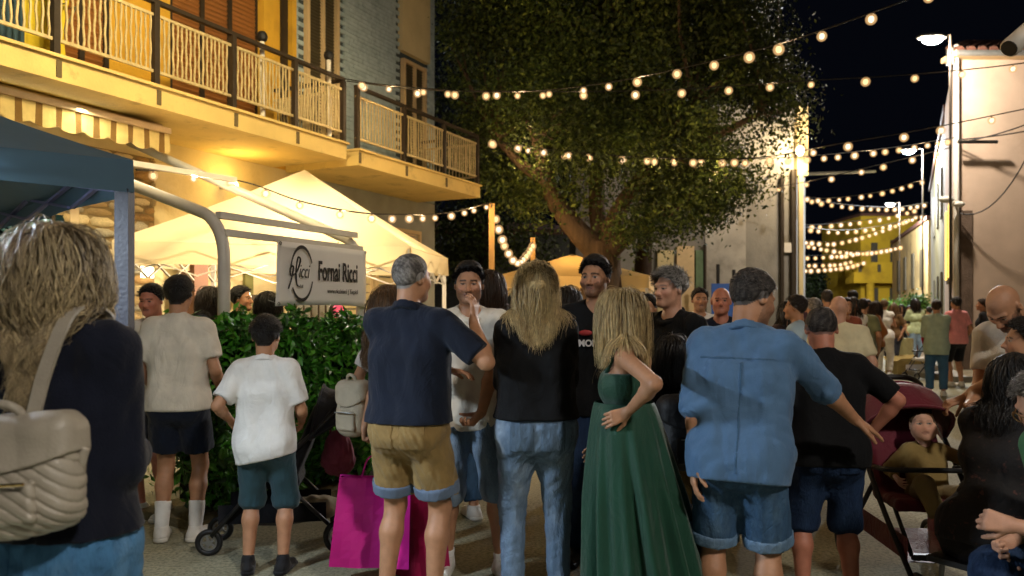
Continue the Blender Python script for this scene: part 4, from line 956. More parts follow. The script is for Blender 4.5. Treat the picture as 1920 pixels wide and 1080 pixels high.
g = MB(); sw_ = smooth_path([(.10, -.0275, 1.66), (.135, -.0275, 1.74), (.16, -.0275, 1.84), (.125, -.0275, 1.83), (.13, -.0275, 1.77), (.20, -.0275, 1.80), (.245, -.0275, 1.90), (.215, -.0275, 1.92), (.19, -.0275, 1.80), (.20, -.0275, 1.70), (.235, -.0275, 1.68)], 5); g.tube(sw_, .0065, 5); g.build('emblem_swash', M_INK, bn)
for u_, v_ in ((.02, z1-.02), (bw-.02, z1-.02), (.0, z0+.02), (bw-.02, z0+.02)):
    g = MB(); g.torus((u_, -.016, v_), .012, .004, (0, 1, 0), 10, 5); g.tube([(u_, -.012, v_), (u_+(-.05 if u_ < .5 else .05), .05, v_+.03)], .003, 5); g.build('eyelet', M_STEEL, bn)

# ------------------------------------------------------------------ white tent and farther ivory tent
def popup(name, label, cor, ctr, ze, zp, mt, lampE, lampc=(1, .62, .25), sag=.1):
    t = empty(name, (0, 0, 0), 0, label, 'tent')
    tent_roof(cor, ctr, ze, zp, sag, .02).build('roof_cloth', mt, t, True)
    for i in range(4): valance(cor[i], cor[(i+1) % 4], ze-.24, ze-.002, i+3, .012, bow=.02).build('valance', mt, t, True)
    for i in range(4):
        q = cor[i]+(ctr-cor[i])*.03; g = MB(); g.bar((q[0], q[1], 0), (q[0], q[1], ze-.03), .05, .05); g.box((q[0]-.06, q[1]-.06, 0), (q[0]+.06, q[1]+.06, .015)); g.build('leg', M_WHITEP, t)
    for i in range(4):
        a, b = cor[i]+(ctr-cor[i])*.035, cor[(i+1) % 4]+(ctr-cor[(i+1) % 4])*.035; g = MB()
        for k in range(4):
            p, q = a+(b-a)*k/4, a+(b-a)*(k+1)/4; z0, z1 = (ze-.1, ze-.36) if k % 2 else (ze-.36, ze-.1)
            g.bar((p[0], p[1], z0), (q[0], q[1], z1), .028, .014); g.bar((p[0], p[1], z1), (q[0]+.012, q[1]+.012, z0), .028, .014)
        g.build('truss', M_WHITEP, t)
    hl_ = empty('assumed_tent_lamp', (ctr[0], ctr[1], ze+.05), 0, 'assumed warm bulb hanging inside the %s' % ('cream tent by the tiled house' if 'white' in name or 'cream' in name else 'ivory tent beneath the tree'), 'lamp')  # assumed bulb, put in to light the tent warmly from inside
    g = MB(); g.ball((0, 0, 0), .06); g.build('bulb', M_BULB, hl_, True); g = MB(); g.tube([(0, 0, .06), (0, 0, zp-ze-.12)], .008, 6); g.ball((0, 0, .075), .03); g.build('cord', M_WIRE, hl_)
    lamp('POINT', 'assumed_tent_light', (ctr[0], ctr[1], ze-.25), lampE, lampc, shadow_soft_size=.08)
    return t
A_ = A3((-1.14, 9.0, 0)); Cc = A3((-4.1, 8.2, 0)); Bv = A3((.26, 2.0, 0))
popup('cream_tent', 'large cream pop-up tent with pointed roof behind the banner', [A_, A_+Bv, Cc+Bv, Cc], (A_+Cc+Bv)/2+A3((-.0, 0, 0)) , 2.21, 3.18, M_TENT, 170, (1, .80, .55))
c0 = A3((1.22, 16.2, 0))
popup('ivory_tent', 'ivory pop-up tent glowing warm beneath the big tree', [c0+A3((1.35, -1.2, 0)), c0+A3((1.9, 1.4, 0)), c0+A3((-1.2, 1.6, 0)), c0+A3((-1.5, -1.1, 0))], c0+A3((0, .1, 0)), 2.17, 2.66, M_TENTI, 60, (1, .55, .16))

# ------------------------------------------------------------------ hedge
hd_a, hd_b = A3((-2.32, 5.65, 0)), A3((-1.24, 7.32, 0))
he = empty('hedge', (0, 0, 0), 0, 'glossy green clipped hedge in front of the awning frame', 'hedge')
def leaf_mesh(L, w, bend=.2):
    b = MB(); b.add([(0, 0, 0), (-w, L*.45, bend*L*.15), (0, L*.5, -bend*L*.05), (w, L*.45, bend*L*.15), (0, L, -bend*L*.25)], [(0, 2, 1), (0, 3, 2), (1, 2, 4), (2, 3, 4)]); return b
def scatter_leaves(P, Nn, L, w, cols, seed, fold=.25, size_jit=.35, droop=.3):
    rs = np.random.RandomState(seed); n = len(P); N0 = unit_rows(Nn+rs.normal(size=(n, 3))*.65)
    t = unit_rows(np.cross(N0, rs.normal(size=(n, 3)))); t = unit_rows(t+np.array([0, 0, droop])*rs.uniform(-1, 1, (n, 1))); b = unit_rows(np.cross(t, N0)); N1 = np.cross(b, t)
    sz = (L*(1+size_jit*rs.uniform(-1, 1, n)))[:, None]; ww = sz*w
    V = np.stack([P, P+t*sz*.45-b*ww+N1*sz*fold*.3, P+t*sz*.55, P+t*sz*.45+b*ww+N1*sz*fold*.3, P+t*sz-N1*sz*fold*.3], 1).reshape(-1, 3)
    i = (np.arange(n)*5)[:, None]; F_ = np.concatenate([i+np.array([[0, 2, 1]]), i+np.array([[0, 3, 2]]), i+np.array([[1, 2, 4]]), i+np.array([[2, 3, 4]])])
    return V, F_, np.repeat(cols, 5, 0)
hdir = unit(hd_b-hd_a); hn = A3((hdir[1], -hdir[0], 0)); hlen = np.linalg.norm(hd_b-hd_a); hh_, ht_ = 1.38, .62
n = 10500; q = rs.rand(n, 3); face_ = rs.choice(4, n, p=[.60, .22, .09, .09])
Pn, Nn = [], []
for (a, b, c), f_ in zip(q, face_):
    bump_ = .05*math.sin(a*23+b*5)+.04*math.sin(b*13+a*7)-.10*c*c
    if f_ == 0: p = hd_a+hdir*hlen*a+hn*(ht_/2+bump_)+A3((0, 0, .12+(hh_-.12)*b)); nn = hn
    elif f_ == 1: p = hd_a+hdir*hlen*a+hn*ht_*(b-.5)+A3((0, 0, hh_+bump_*1.2)); nn = A3((0, 0, 1))
    elif f_ == 2: p = hd_a+hdir*(hlen+bump_)+hn*ht_*(a-.5)+A3((0, 0, .12+(hh_-.12)*b)); nn = hdir
    else: p = hd_a-hdir*bump_+hn*ht_*(a-.5)+A3((0, 0, .12+(hh_-.12)*b)); nn = -hdir
    Pn.append(p); Nn.append(nn)
Pn, Nn = np.array(Pn), np.array(Nn)
lc = np.array([lin('#2a5f18'), lin('#3c7d1e'), lin('#5a9c2c'), lin('#1f4a13')]); lcol = lc[rs.choice(4, n, p=[.36, .36, .14, .14])]*rs.uniform(.75, 1.2, (n, 1))
V, F_, cc = scatter_leaves(Pn[300:], Nn[300:], .085, .22, lcol[300:], 3)
tag(link('foliage', np_mesh('foliage', V, F_, False, cc), he, M_HLEAF), kind='stuff')
lm = leaf_mesh(.09, .02).mesh('leaf'); lm.materials.append(mat('leaf_single', lin('#35701a'), .3, var=.3, vscale=8, bump=.1, spec=.6))
for i in range(300):
    o = link('leaf', lm, he); fr = i/300; a, b = rs.rand(), rs.rand()
    p = hd_a+hdir*hlen*a+hn*(ht_/2+.05+.05*math.sin(a*23+b*5))+A3((0, 0, .2+(hh_-.2)*b)); o.location = p
    o.rotation_euler = (rs.uniform(-.6, .9), rs.uniform(-.5, .5), math.atan2(-hn[0], hn[1])+rs.uniform(-1.3, 1.3)); k_ = rs.uniform(.8, 1.25); o.scale = (k_, k_, k_)
g = MB(); m_ = hd_a-hn*(ht_/2-.08); 
def hbox(a, b, c0, c1, z0, z1):
    P = [hd_a+hdir*x+hn*y for x, y in ((a, c0), (b, c0), (b, c1), (a, c1))]; return [(p[0], p[1], z0) for p in P]+[(p[0], p[1], z1) for p in P]
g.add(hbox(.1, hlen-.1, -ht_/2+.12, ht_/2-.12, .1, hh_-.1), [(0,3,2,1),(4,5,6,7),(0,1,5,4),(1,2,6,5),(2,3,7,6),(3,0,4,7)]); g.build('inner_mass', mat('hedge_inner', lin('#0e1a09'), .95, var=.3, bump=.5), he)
g = MB()
for i in range(9):
    p = hd_a+hdir*(.15+hlen*.93*i/8); g.tube([(p[0], p[1], 0), (p[0]+rs.uniform(-.04, .04), p[1], .3)], .02, 6)
g.build('stem', M_BARK, he)
g = MB(); g.add(hbox(-.15, hlen+.1, -.4, .42, .0, .06), [(0,3,2,1),(4,5,6,7),(0,1,5,4),(1,2,6,5),(2,3,7,6),(3,0,4,7)]); tag(g.build('planting_bed', mat('soil', lin('#6d6448'), .95, var=.3, vscale=12, bump=1., bscale=40)), kind='structure')

# ------------------------------------------------------------------ trees
def blob_tree(name, label, blobs, Yc, trunkfn, nclump, leaf, cols, seed, per=13, mleaf=None, bark=None, dens_bias=.55, clr=.16):
    rs = np.random.RandomState(seed); t = empty(name, (0, 0, 0), 0, label, 'tree')
    bc = np.array([W(b[0], b[1], Yc+b[3]) for b in blobs]); br = np.array([b[2]/F_PX*Yc for b in blobs])
    pr = br**2; pr /= pr.sum(); k = rs.choice(len(blobs), nclump, p=pr)
    v = unit_rows(rs.normal(size=(nclump, 3))); r = (rs.rand(nclump)**dens_bias)[:, None]
    c = bc[k]+v*br[k][:, None]*r*np.array([1, .8, 1])
    nz = folds(1., seed, 1.3, 1.)(c[:, 0], c[:, 1], c[:, 2])+folds(.6, seed+3, 3.1, 1.)(c[:, 0], c[:, 1], c[:, 2])
    keep = nz > np.percentile(nz, 32); c = c[keep]; v = v[keep]; m = len(c)
    P = np.repeat(c, per, 0)+rs.normal(size=(m*per, 3))*clr; Nn = np.repeat(unit_rows(v+np.array([0, -.2, .35])), per, 0)
    tn = folds(1., seed+9, 1.1, 1.)(c[:, 0], c[:, 1], c[:, 2]); tone = np.repeat(np.clip(1+.55*tn, .35, 1.7)[:, None]*rs.uniform(.7, 1.25, (m, 1)), per, 0)
    cl = np.array([lin(x) for x in cols])[rs.choice(len(cols), m*per)]*tone*rs.uniform(.8, 1.2, (m*per, 1))
    V, F_, cc = scatter_leaves(P, Nn, leaf, .27, cl, seed)
    tag(link('crown', np_mesh('crown', V, F_, False, cc), t, mleaf or M_LEAF), kind='stuff')
    if trunkfn: trunkfn(t, c, rs)
    return t
def big_trunk(t, c, rs):
    Yt = 15.2; w = lambda px, py, dy=0: W(px, py, Yt+dy)
    g = MB(); base = (w(1125, 600)[0], Yt, 0)
    g.tube(smooth_path([base, w(1128, 570), w(1128, 500), w(1130, 455)], 4), [.56, .52, .48, .46, .44, .42, .40, .38, .37, .36, .35, .35, .35][:13], 14)
    b_ = g.build('trunk', M_BARK, t, True)
    def limb(pts, r0, r1, n=8):
        p = smooth_path(pts, 5); m = len(p); g = MB(); g.tube(p, [r0+(r1-r0)*i/(m-1) for i in range(m)], n); g.build('limb', M_BARK, t, True)
    limb([w(1120, 470), w(1080, 430), w(1040, 375), w(1025, 330, -.3), w(1000, 250, -.5)], .25, .09, 10)
    limb([w(1135, 470), w(1150, 420), w(1175, 370), w(1230, 300, -.4), w(1300, 200, -.6)], .22, .08, 10)
    limb([w(1135, 470, .2), w(1120, 400, .4), w(1120, 310, .5), w(1130, 180, .4), w(1120, 60, .4)], .20, .08, 10)
    limb([w(1145, 470, -.2), w(1200, 425, -.4), w(1270, 380, -.8), w(1370, 330, -1.)], .17, .05)
    limb([w(1030, 340, -.3), w(980, 310, -.4), w(930, 260, -.3)], .14, .05)
    limb([w(1230, 300, -.4), w(1330, 260, -.9), w(1430, 210, -1.)], .13, .04)
    tw = MB()
    ends = [w(1000, 250, -.5), w(1300, 200, -.6), w(1120, 60, .4), w(1370, 330, -1.), w(930, 260, -.3), w(1430, 210, -1.)]
    for i in rs.choice(len(c), 130, replace=False):
        e = min(ends, key=lambda q: sum((q[j]-c[i][j])**2 for j in range(3))); mid = [(e[j]+c[i][j])/2+rs.uniform(-.15, .15) for j in range(3)]
        tw.tube([e, mid, tuple(c[i])], [.045, .03, .012], 5)
    tag(tw.build('twigs', M_BARK, t), kind='stuff')
blobs = [(1180, 50, 270, 0), (1000, 110, 180, .3), (1340, 110, 175, -.4), (1425, 200, 95, -.9), (1100, 220, 200, .3), (1290, 240, 175, -.4), (1400, 290, 85, -1.1), (955, 265, 120, .2), (1250, 345, 120, -.5),
         (1015, 345, 85, .3), (1210, 420, 70, -.2), (1290, 405, 62, -.7), (1385, 50, 95, -.2), (905, 60, 110, .5), (1340, 350, 75, -.8), (1110, 325, 80, .6), (880, 150, 60, .8), (1465, 205, 55, -1.2), (1420, 120, 70, -.5), (1180, -120, 330, .3), (1200, 320, 90, -1.5), (1075, 285, 85, -1.4), (1150, 360, 55, -1.3), (1330, 200, 90, -1.8), (985, 200, 80, -1.4), (1235, 390, 75, -1.3), (1315, 365, 62, -1.4), (1115, 320, 85, -1.5), (1180, 405, 45, -1.3)]
blob_tree('evergreen_tree', 'huge dark evergreen tree with forked trunk behind the crowd', blobs, 15.2, big_trunk, 15500, .085, ['#46561f', '#566624', '#6d7a30', '#34431a'], 21, per=14, clr=.16)
def thin_trunk(px0, px1):
    def f(t, c, rs):
        g = MB(); p = smooth_path([W(px0, 640, 19)[:2]+(0,), W(px0+3, 500, 19), W(px1, 430, 19), W(px1+14, 350, 19)], 4); g.tube(p, [.26-.012*i for i in range(len(p))], 9); g.build('trunk', M_BARKD, t, True)
    return f
blob_tree('slender_tree', 'slender dark trunked tree between ivory tent and grey wall', [(1225, 330, 80, 0), (1290, 420, 40, 0), (1250, 390, 45, -.3)], 19, thin_trunk(1203, 1212), 420, .085, ['#2c3a16', '#3c4a1c', '#4d5a24'], 31, per=12)
def bg_trunk(px):
    def f(t, c, rs):
        g = MB(); g.tube([W(px, 700, 24)[:2]+(0,), W(px, 520, 24), W(px+8, 420, 24)], [.3, .24, .12], 9); g.build('trunk', M_BARKD, t, True)
    return f
blob_tree('night_tree', 'dark unlit tree behind the house corner and light pole', [(890, 420, 95, 0), (930, 330, 110, .5), (850, 300, 90, 1), (980, 460, 70, -1), (870, 480, 70, 0), (870, 150, 95, 0), (900, 40, 110, 0), (960, 180, 100, 1)], 24, bg_trunk(900), 2300, .13, ['#3c4a1c', '#4c5a22', '#2c3a16'], 41, per=12, clr=.25)

# ------------------------------------------------------------------ grey concrete building behind the tree
gb = empty('concrete_building', (0, 0, 0), 0, 'stained grey concrete building with pipes behind the tree', 'building')
Yg = 24.; xg = lambda px: (px-960)/F_PX*Yg; zg = lambda py: CH+(HZ-py)/F_PX*Yg
g = MB(); x0, x1 = xg(1080), xg(1488); d1 = A3((.442, .897, 0))*3.1
fp = [(x0, Yg), (x1, Yg), (x1+d1[0], Yg+d1[1]), (x0, Yg+d1[1])]
g.add([(x, y, 0) for x, y in fp]+[(x, y, zg(195)) for x, y in fp], [(0,1,5,4),(1,2,6,5),(2,3,7,6),(3,0,4,7),(4,5,6,7)]); g.build('wall', M_CONC, gb)
g = MB(); g.box((xg(1322), Yg-.03, 0), (xg(1398), Yg-.002, zg(300))); g.build('render_patch', mat('render_pale', lin('#9c9890'), .92, var=.2, vscale=1.5, bump=.3, dark=lin('#6c6963'), dscale=.9), gb)
g = MB(); g.box((xg(1496), Yg-.10, 0), (xg(1504), Yg+.02, zg(330))); g.box((xg(1494), Yg-.06, zg(200)), (xg(1514), Yg+.5, zg(330)+.002)); g.build('corner_pier', M_PLAST, gb)
for px_, zt_, m_, r_0 in ((1464, 330, M_IROND, .06), (1485, 320, M_IROND, .09), (1320, 460, M_IROND, .05)):
    g = MB(); g.tube([(xg(px_), Yg-.12, 0), (xg(px_), Yg-.12, zg(zt_))], r_0, 8); g.build('downpipe', m_, gb)
g = MB(); g.box((xg(1467), Yg-.16, zg(474)), (xg(1481), Yg-.003, zg(456))); g.build('meter_box', M_WHITEP, gb)
g = MB(); g.tube([(xg(1440), Yg-.10, zg(330)), (xg(1740), Yg+3.5, zg(320)+.6)], .05, 6); g.build('cable_duct', M_STEEL, gb)
for px0, px1, py0, py1, m_ in ((1232, 1262, 470, 560, M_PLAST), (1268, 1300, 462, 560, M_FRAMEC), (1303, 1318, 470, 560, mat('panel_green', lin('#5a7050'), .7, var=.2))):
    g = MB(); g.box((xg(px0), Yg-.12, 0), (xg(px1), Yg-.002, zg(py0))); g.build('wall_panel', m_, gb)
o = empty('blue_board', (xg(1343), Yg-1.2, 0), 0, 'blue board on two posts before the concrete wall', 'board')
g = MB(); g.box((-.45, -.03, 1.2), (.45, .0, 2.3)); g.build('board', mat('board_blue', lin('#2a55a0'), .5, var=.1), o)
g = MB(); g.tube([(-.25, .03, 0), (-.25, .03, 2.85)], .05, 6); g.tube([(.2, .03, 0), (.2, .03, 2.7)], .05, 6); g.build('post', M_BLACK, o)

# ------------------------------------------------------------------ house on the right
Yh = 19.; xh = lambda px, Y=Yh: (px-960)/F_PX*Y; zh = lambda py, Y=Yh: CH+(HZ-py)/F_PX*Y
rh = empty('pink_house', (0, 0, 0), 0, 'pale pink plastered house with tiled roof at the street corner', 'building')
hx = xh(1789); d5 = A3((.442, .897, 0))*5.2; ztop = zh(112)
g = MB(); fp = [(hx, Yh), (hx+9, Yh), (hx+9+d5[0], Yh+d5[1]), (hx+d5[0], Yh+d5[1])]
g.add([(x, y, 0) for x, y in fp]+[(x, y, ztop) for x, y in fp], [(0,1,5,4),(1,2,6,5),(2,3,7,6),(3,0,4,7),(4,5,6,7)]); g.build('wall', M_PINK, rh)
g = MB(); g.box((xh(1793), Yh-.035, 0), (xh(1822), Yh-.002, zh(395))); g.build('rough_strip', M_ROUGH, rh)
g = MB(); g.box((hx+.3, Yh-.03, 0), (hx+9, Yh-.001, .45)); g.build('plinth', M_ROUGH, rh)
g = MB(); g.box((hx-.15, Yh-.28, ztop-.001), (hx+9.2, Yh+.3, ztop+.12)); g.build('eaves', M_FRAMEC, rh)
g = MB(); g.tube([(hx-.1, Yh-.32, ztop+.06), (hx+9.2, Yh-.32, ztop+.06)], .07, 8); g.build('gutter', M_STEEL, rh)
g = MB(); g.tube([(xh(1788), Yh-.12, .1), (xh(1788), Yh-.12, zh(88))], .06, 10); g.box((xh(1772), Yh-.2, zh(124)), (xh(1781), Yh-.05, zh(94))); g.tube([(xh(1776), Yh-.12, zh(96)), (xh(1788), Yh-.12, zh(100))], .045, 8); g.build('downpipe', M_WHITEP, rh, True)
g = MB(); g.add([(hx-.15, Yh-.25, ztop+.13), (hx+9.2, Yh-.25, ztop+.13), (hx+9.2, Yh+4.5, ztop+1.95), (hx+3.2, Yh+4.5, ztop+1.95), (hx-.15, Yh-.25, ztop+.10), (hx+9.2, Yh-.25, ztop+.10)], [(0,1,2,3), (0,4,5,1)]); rf = g.build('roof', M_TERRA, rh)
tm = MB()
for k in range(7):
    a0, a1 = math.pi*k/7, math.pi*(k+1)/7
    tm.add([(.105*math.cos(a0), 0, .095*math.sin(a0)), (.105*math.cos(a1), 0, .095*math.sin(a1)), (.085*math.cos(a1), .50, .075*math.sin(a1)+.19), (.085*math.cos(a0), .50, .075*math.sin(a0)+.19)], [(0, 1, 2, 3)])
tm.add([(.105*math.cos(math.pi*k/7), 0, .095*math.sin(math.pi*k/7)) for k in range(8)], [tuple(range(8))])
tme = tm.mesh('tile', True)
for j in range(9):
    for i in range(26):
        o = link('tile', tme, rf, M_TERRA); o.location = (hx+j*.30+i*.265, Yh-.27+j*.44, ztop+.145+j*.168); o.rotation_euler = (0, 0, rs.uniform(-.03, .03))
# side windows along the alley, warm slits
for k, (t_, z0_, z1_) in enumerate(((.6, zh(366), zh(478)-.6), (2.3, zh(366), zh(478)-.6))):
    a = A3((hx, Yh, 0))+unit(d5)*t_; b = a+unit(d5)*.75; nn = A3((-.897, .442, 0))*.05
    g = MB(); g.add([tuple(p+q+A3((0, 0, z))) for z in (z1_, z0_) for p, q in ((a, nn*.04), (b, nn*.04), (b, nn), (a, nn))], [(0,1,5,4),(1,2,6,5),(2,3,7,6),(3,0,4,7),(0,1,2,3),(4,5,6,7)]); wn = g.build('window', M_SHUTD, rh)
    for q in (.12, .6):
        c_ = a+(b-a)*q; g = MB(); g.bar(tuple(c_+nn*1.2+A3((0, 0, z1_+.1))), tuple(c_+nn*1.2+A3((0, 0, z0_-.1))), .06, .03); g.build('lit_slit', mat('window_glow', (.8, .6, .2), .5, emit=(1, .62, .12), estr=1.6, var=0, bump=0), wn)
# cables on the wall
g = MB()
for (a, b, sg) in (((1795, 262), (1990, 232), .05), ((1793, 268), (1990, 205), .1), ((1800, 400), (1985, 150), .9)):
    A0, B0 = A3(W(*a, Yh-.15)), A3(W(*b, Yh-1.2)); pts = [tuple(A0+(B0-A0)*t-A3((0, 0, sg*4*t*(1-t)))) for t in np.linspace(0, 1, 14)]; g.tube(pts, .016, 5)
g.tube([W(1796, 266, Yh-.3), W(1870, 266, Yh-.3)], .04, 6)
tag(g.build('power_cable', M_WIRE), 'dark power cables strung across the pink house wall', 'cable')
for px_, py_, lab, rr in ((1775, 374, 'white bracket lamp at the corner of the pink house', .12), (1797, 383, 'round white security camera on the pink house corner', .10)):
    o = empty('security_camera' if px_ == 1797 else 'bracket_lamp', W(px_, py_, Yh-.35), 0, lab, 'camera' if px_ == 1797 else 'lamp')
    g = MB(); g.ball((0, 0, 0), rr, 12, 8, (1.5, 1, .7)); g.build('housing', M_WHITEP, o, True); g = MB(); g.tube([(0, 0, 0), (.05, .33, .1)], .03, 6); g.build('bracket', M_WHITEP, o)
o = empty('floodlight_tube', (0, 0, 0), 0, 'white tubular camera housing jutting in at the top corner', 'camera')
a, b = W(1893, 90, 6.2), W(1990, 5, 6.4); g = MB(); g.tube([a, b], .075, 14); g.build('housing', M_WHITEP, o, True)
av = A3(b)-A3(a); g = MB(); g.tube([tuple(A3(a)-unit(av)*.012), tuple(A3(a)-unit(av)*.002)], .062, 14); g.build('lens', M_BLACK, o)
g = MB(); g.tube([b, (b[0]+.5, b[1]+.0, b[2]+.1), (b[0]+.5, b[1], 0)], .03, 8); g.build('pole', M_STEEL, o)

# farther houses of the alley
def house(name, label, fp, z1_, mt, roofm=None, ov=.25):
    h = empty(name, (0, 0, 0), 0, label, 'building'); g = MB(); n = len(fp)
    g.add([(x, y, 0) for x, y in fp]+[(x, y, z1_) for x, y in fp], [(i, (i+1) % n, n+(i+1) % n, n+i) for i in range(n)]+[tuple(range(n, 2*n))]); g.build('wall', mt, h)
    c = np.mean(fp, 0); g = MB(); q = [((x-c[0])*(1+ov*.12)+c[0], (y-c[1])*(1+ov*.12)+c[1]) for x, y in fp]
    g.add([(x, y, z1_+.002) for x, y in q]+[(x, y, z1_+.22) for x, y in q]+[(c[0], c[1], z1_+1.1)], [(i, (i+1) % n, n+(i+1) % n, n+i) for i in range(n)]+[(n+i, n+(i+1) % n, 2*n) for i in range(n)]+[tuple(range(n-1, -1, -1))]); g.build('roof', roofm or M_TERRA, h)
    return h
e1 = (hx+d5[0]+.1, Yh+d5[1]+.1)
lh = house('olive_house', 'narrow olive house next along the alley from the corner', [e1, (e1[0]+6, e1[1]), (e1[0]+6+8, e1[1]+15), (e1[0]+7.4, e1[1]+15)], zh(318, 33), mat('plaster_olive', lin('#7c7040'), .9, var=.25, vscale=1.5, bump=.3), None)
for t_ in (2.5, 6, 10):
    a = A3((e1[0], e1[1], 0))+unit(A3((7.4, 15, 0)))*t_; b = a+unit(A3((7.4, 15, 0)))*.9; nn = A3((-.897, .442, 0))
    for z_ in (1.2, 4.6):
        g = MB(); g.add([tuple(p+nn*q+A3((0, 0, z))) for z in (z_, z_+1.6) for p, q in ((a, .01), (b, .01), (b, .06), (a, .06))], [(0,1,5,4),(1,2,6,5),(2,3,7,6),(3,0,4,7),(0,1,2,3),(4,5,6,7)]); g.build('window', M_SHUTD, lh)
bh = house('beige_house', 'beige house with sloping dark roof far down the alley', [(23.4, 45), (33, 45), (36, 61), (29.0, 61)], 6.7, mat('plaster_beige', lin('#b59a62'), .9, var=.2, vscale=.8, bump=.3, dark=lin('#7a6640'), dscale=.5), None)
for t_ in (1.5, 5.2, 9., 12.5):
    v_ = unit(A3((5.6, 16, 0))); a = A3((23.4, 45, 0))+v_*t_; b = a+v_*1.1; nn = A3((-.944, .33, 0))
    g = MB(); g.add([tuple(p+nn*q+A3((0, 0, z))) for z in (3.0, 5.2) for p, q in ((a, .01), (b, .01), (b, .08), (a, .08))], [(0,1,5,4),(1,2,6,5),(2,3,7,6),(3,0,4,7),(0,1,2,3),(4,5,6,7)]); g.build('window', M_SHUTD, bh)
Yy = 64.; xy = lambda px: (px-960)/F_PX*Yy; zy = lambda py: CH+(HZ-py)/F_PX*Yy
yh = house('yellow_house', 'bright yellow house with solid balcony at the street end', [(xy(1614), Yy), (xy(1720), Yy), (xy(1720), Yy+8), (xy(1614), Yy+8)], zy(405), M_YEL, M_TERRA, .1)
g = MB(); g.box((xy(1585), Yy-1.6, zy(532)), (xy(1683), Yy-.002, zy(528))); g.box((xy(1585), Yy-1.6, zy(528)), (xy(1683), Yy-1.48, zy(494))); g.box((xy(1585), Yy-1.478, zy(528)), (xy(1588), Yy-.002, zy(494))); g.build('balcony', M_YEL, yh)
for px_ in (1596, 1631, 1667):
    g = MB(); g.box((xy(px_)-.12, Yy-1.66, zy(512)), (xy(px_)+.12, Yy-1.602, zy(498))); g.build('vent_slot', M_SHUTD, yh)
for px0, px1, py0, py1 in ((1633, 1645, 455, 494), (1669, 1681, 450, 494), (1634, 1646, 540, 575), (1668, 1680, 540, 580)):
    g = MB(); g.box((xy(px0), Yy-.06, zy(py1)), (xy(px1), Yy-.002, zy(py0))); w_ = g.build('window', M_SHUTD, yh); g = MB(); g.box((xy(px0)-.12, Yy-.10, zy(py1)-.12), (xy(px1)+.12, Yy-.003, zy(py1)-.002)); g.build('sill', M_PLAST, w_)
g = MB(); g.tube([(xy(1618), Yy-1.3, 0), (xy(1618), Yy-1.3, zy(532))], .3, 10); g.build('pillar', M_YEL, yh)
house('dark_house', 'unlit low house in the dark behind the big tree', [(-9, 32), (4.2, 32), (4.2, 40), (-9, 40)], 4.6, mat('dark_wall', lin('#4a463e'), .9, var=.2), None, .05)
def nt(px):
    def f(t, c, rs):
        g = MB(); g.tube([W(px, 620, 72)[:2]+(0,), W(px, 560, 72)], [.4, .25], 8); g.build('trunk', M_BARKD, t, True)
    return f
for px_, lab, sd_ in ((1522, 'dark bushy tree left in the alley end below the bulbs', 51), (1560, 'dark rounded tree next to the yellow house balcony', 52)):
    blob_tree('alley_tree', lab, [(px_, 530, 34, 0), (px_-14, 555, 28, 0), (px_+12, 550, 26, 0), (px_, 575, 30, 0)], 72, nt(px_), 900, .30, ['#26331a', '#31401c', '#1d2812'], sd_, per=9, clr=.35)
for i, (px_, py_, Y_, lab) in enumerate(((1722, 578, 27, 'bright green potted shrub beside the olive house'), (1668, 588, 33, 'leafy green shrub in front of the yellow house'), (1696, 584, 38, 'small green shrub beside the beige house wall'))):
    def tr(t, c, rs, px_=px_, Y_=Y_):
        x = (px_-960)/F_PX*Y_; g = MB(); g.tube([(x, Y_, 0), (x, Y_, .5)], [.2, .26], 10); g.build('pot', M_TERRA, t); g = MB(); g.tube([(x, Y_, .5), (x, Y_, 1.5)], .03, 6); g.build('stem', M_BARK, t)
    blob_tree('potted_shrub', lab, [(px_, py_, 17*27/Y_*1.1, 0), (px_-8, py_-12, 12*27/Y_, 0), (px_+8, py_-8, 13*27/Y_, 0)], Y_, tr, 130, .12, ['#4d7a2a', '#5d8c33', '#3c6420'], 60+i, per=9, clr=.12)

# ------------------------------------------------------------------ street lamps
def street_lamp(label, px, py, Y, pole_px, energy, color=(.82, .93, 1.), spot=True, aim=None, base=True, hs_=1., soft=.12, blend=.5, ang=150):
    t = empty('street_lamp', (0, 0, 0), 0, label, 'street lamp', 'street lamps along the alley'); p = A3(W(px, py, Y)); x = (pole_px-960)/F_PX*Y
    g = MB(); g.tube([(x, Y, 0 if base else p[2]-.7), (x, Y, p[2]+.12), (p[0], Y, p[2]+.13)], .03*hs_, 8); g.build('pole', M_IROND, t)
    g = MB(); g.ball((p[0], Y, p[2]+.08), .22*hs_, 12, 6, (1.6, .8, .35)); g.build('head', M_STEEL, t, True)
    g = MB(); g.ball((p[0], Y-.02, p[2]), .14*hs_, 12, 6, (1.6, .9, .6)); g.build('lens', M_LED, t, True)
    lamp('POINT', 'street_lamp_light', (p[0], Y-.05, p[2]-.26), energy, color, shadow_soft_size=soft)
street_lamp('bright white street lamp on an arm at the pink house corner', 1747, 76, 17.6, 1782, 1050, (1., .86, .70), aim=(7.5, 14.5, 0), base=True, ang=160)
street_lamp('white street lamp on a tall pole farther down the alley', 1703, 285, 31, 1730, 5000, (.86, .92, 1.), aim=(15, 30, 0))
street_lamp('small distant street lamp near the beige house roof', 1669, 384, 46, 1687, 5000, (.92, .95, 1.), aim=(20, 46, 0))
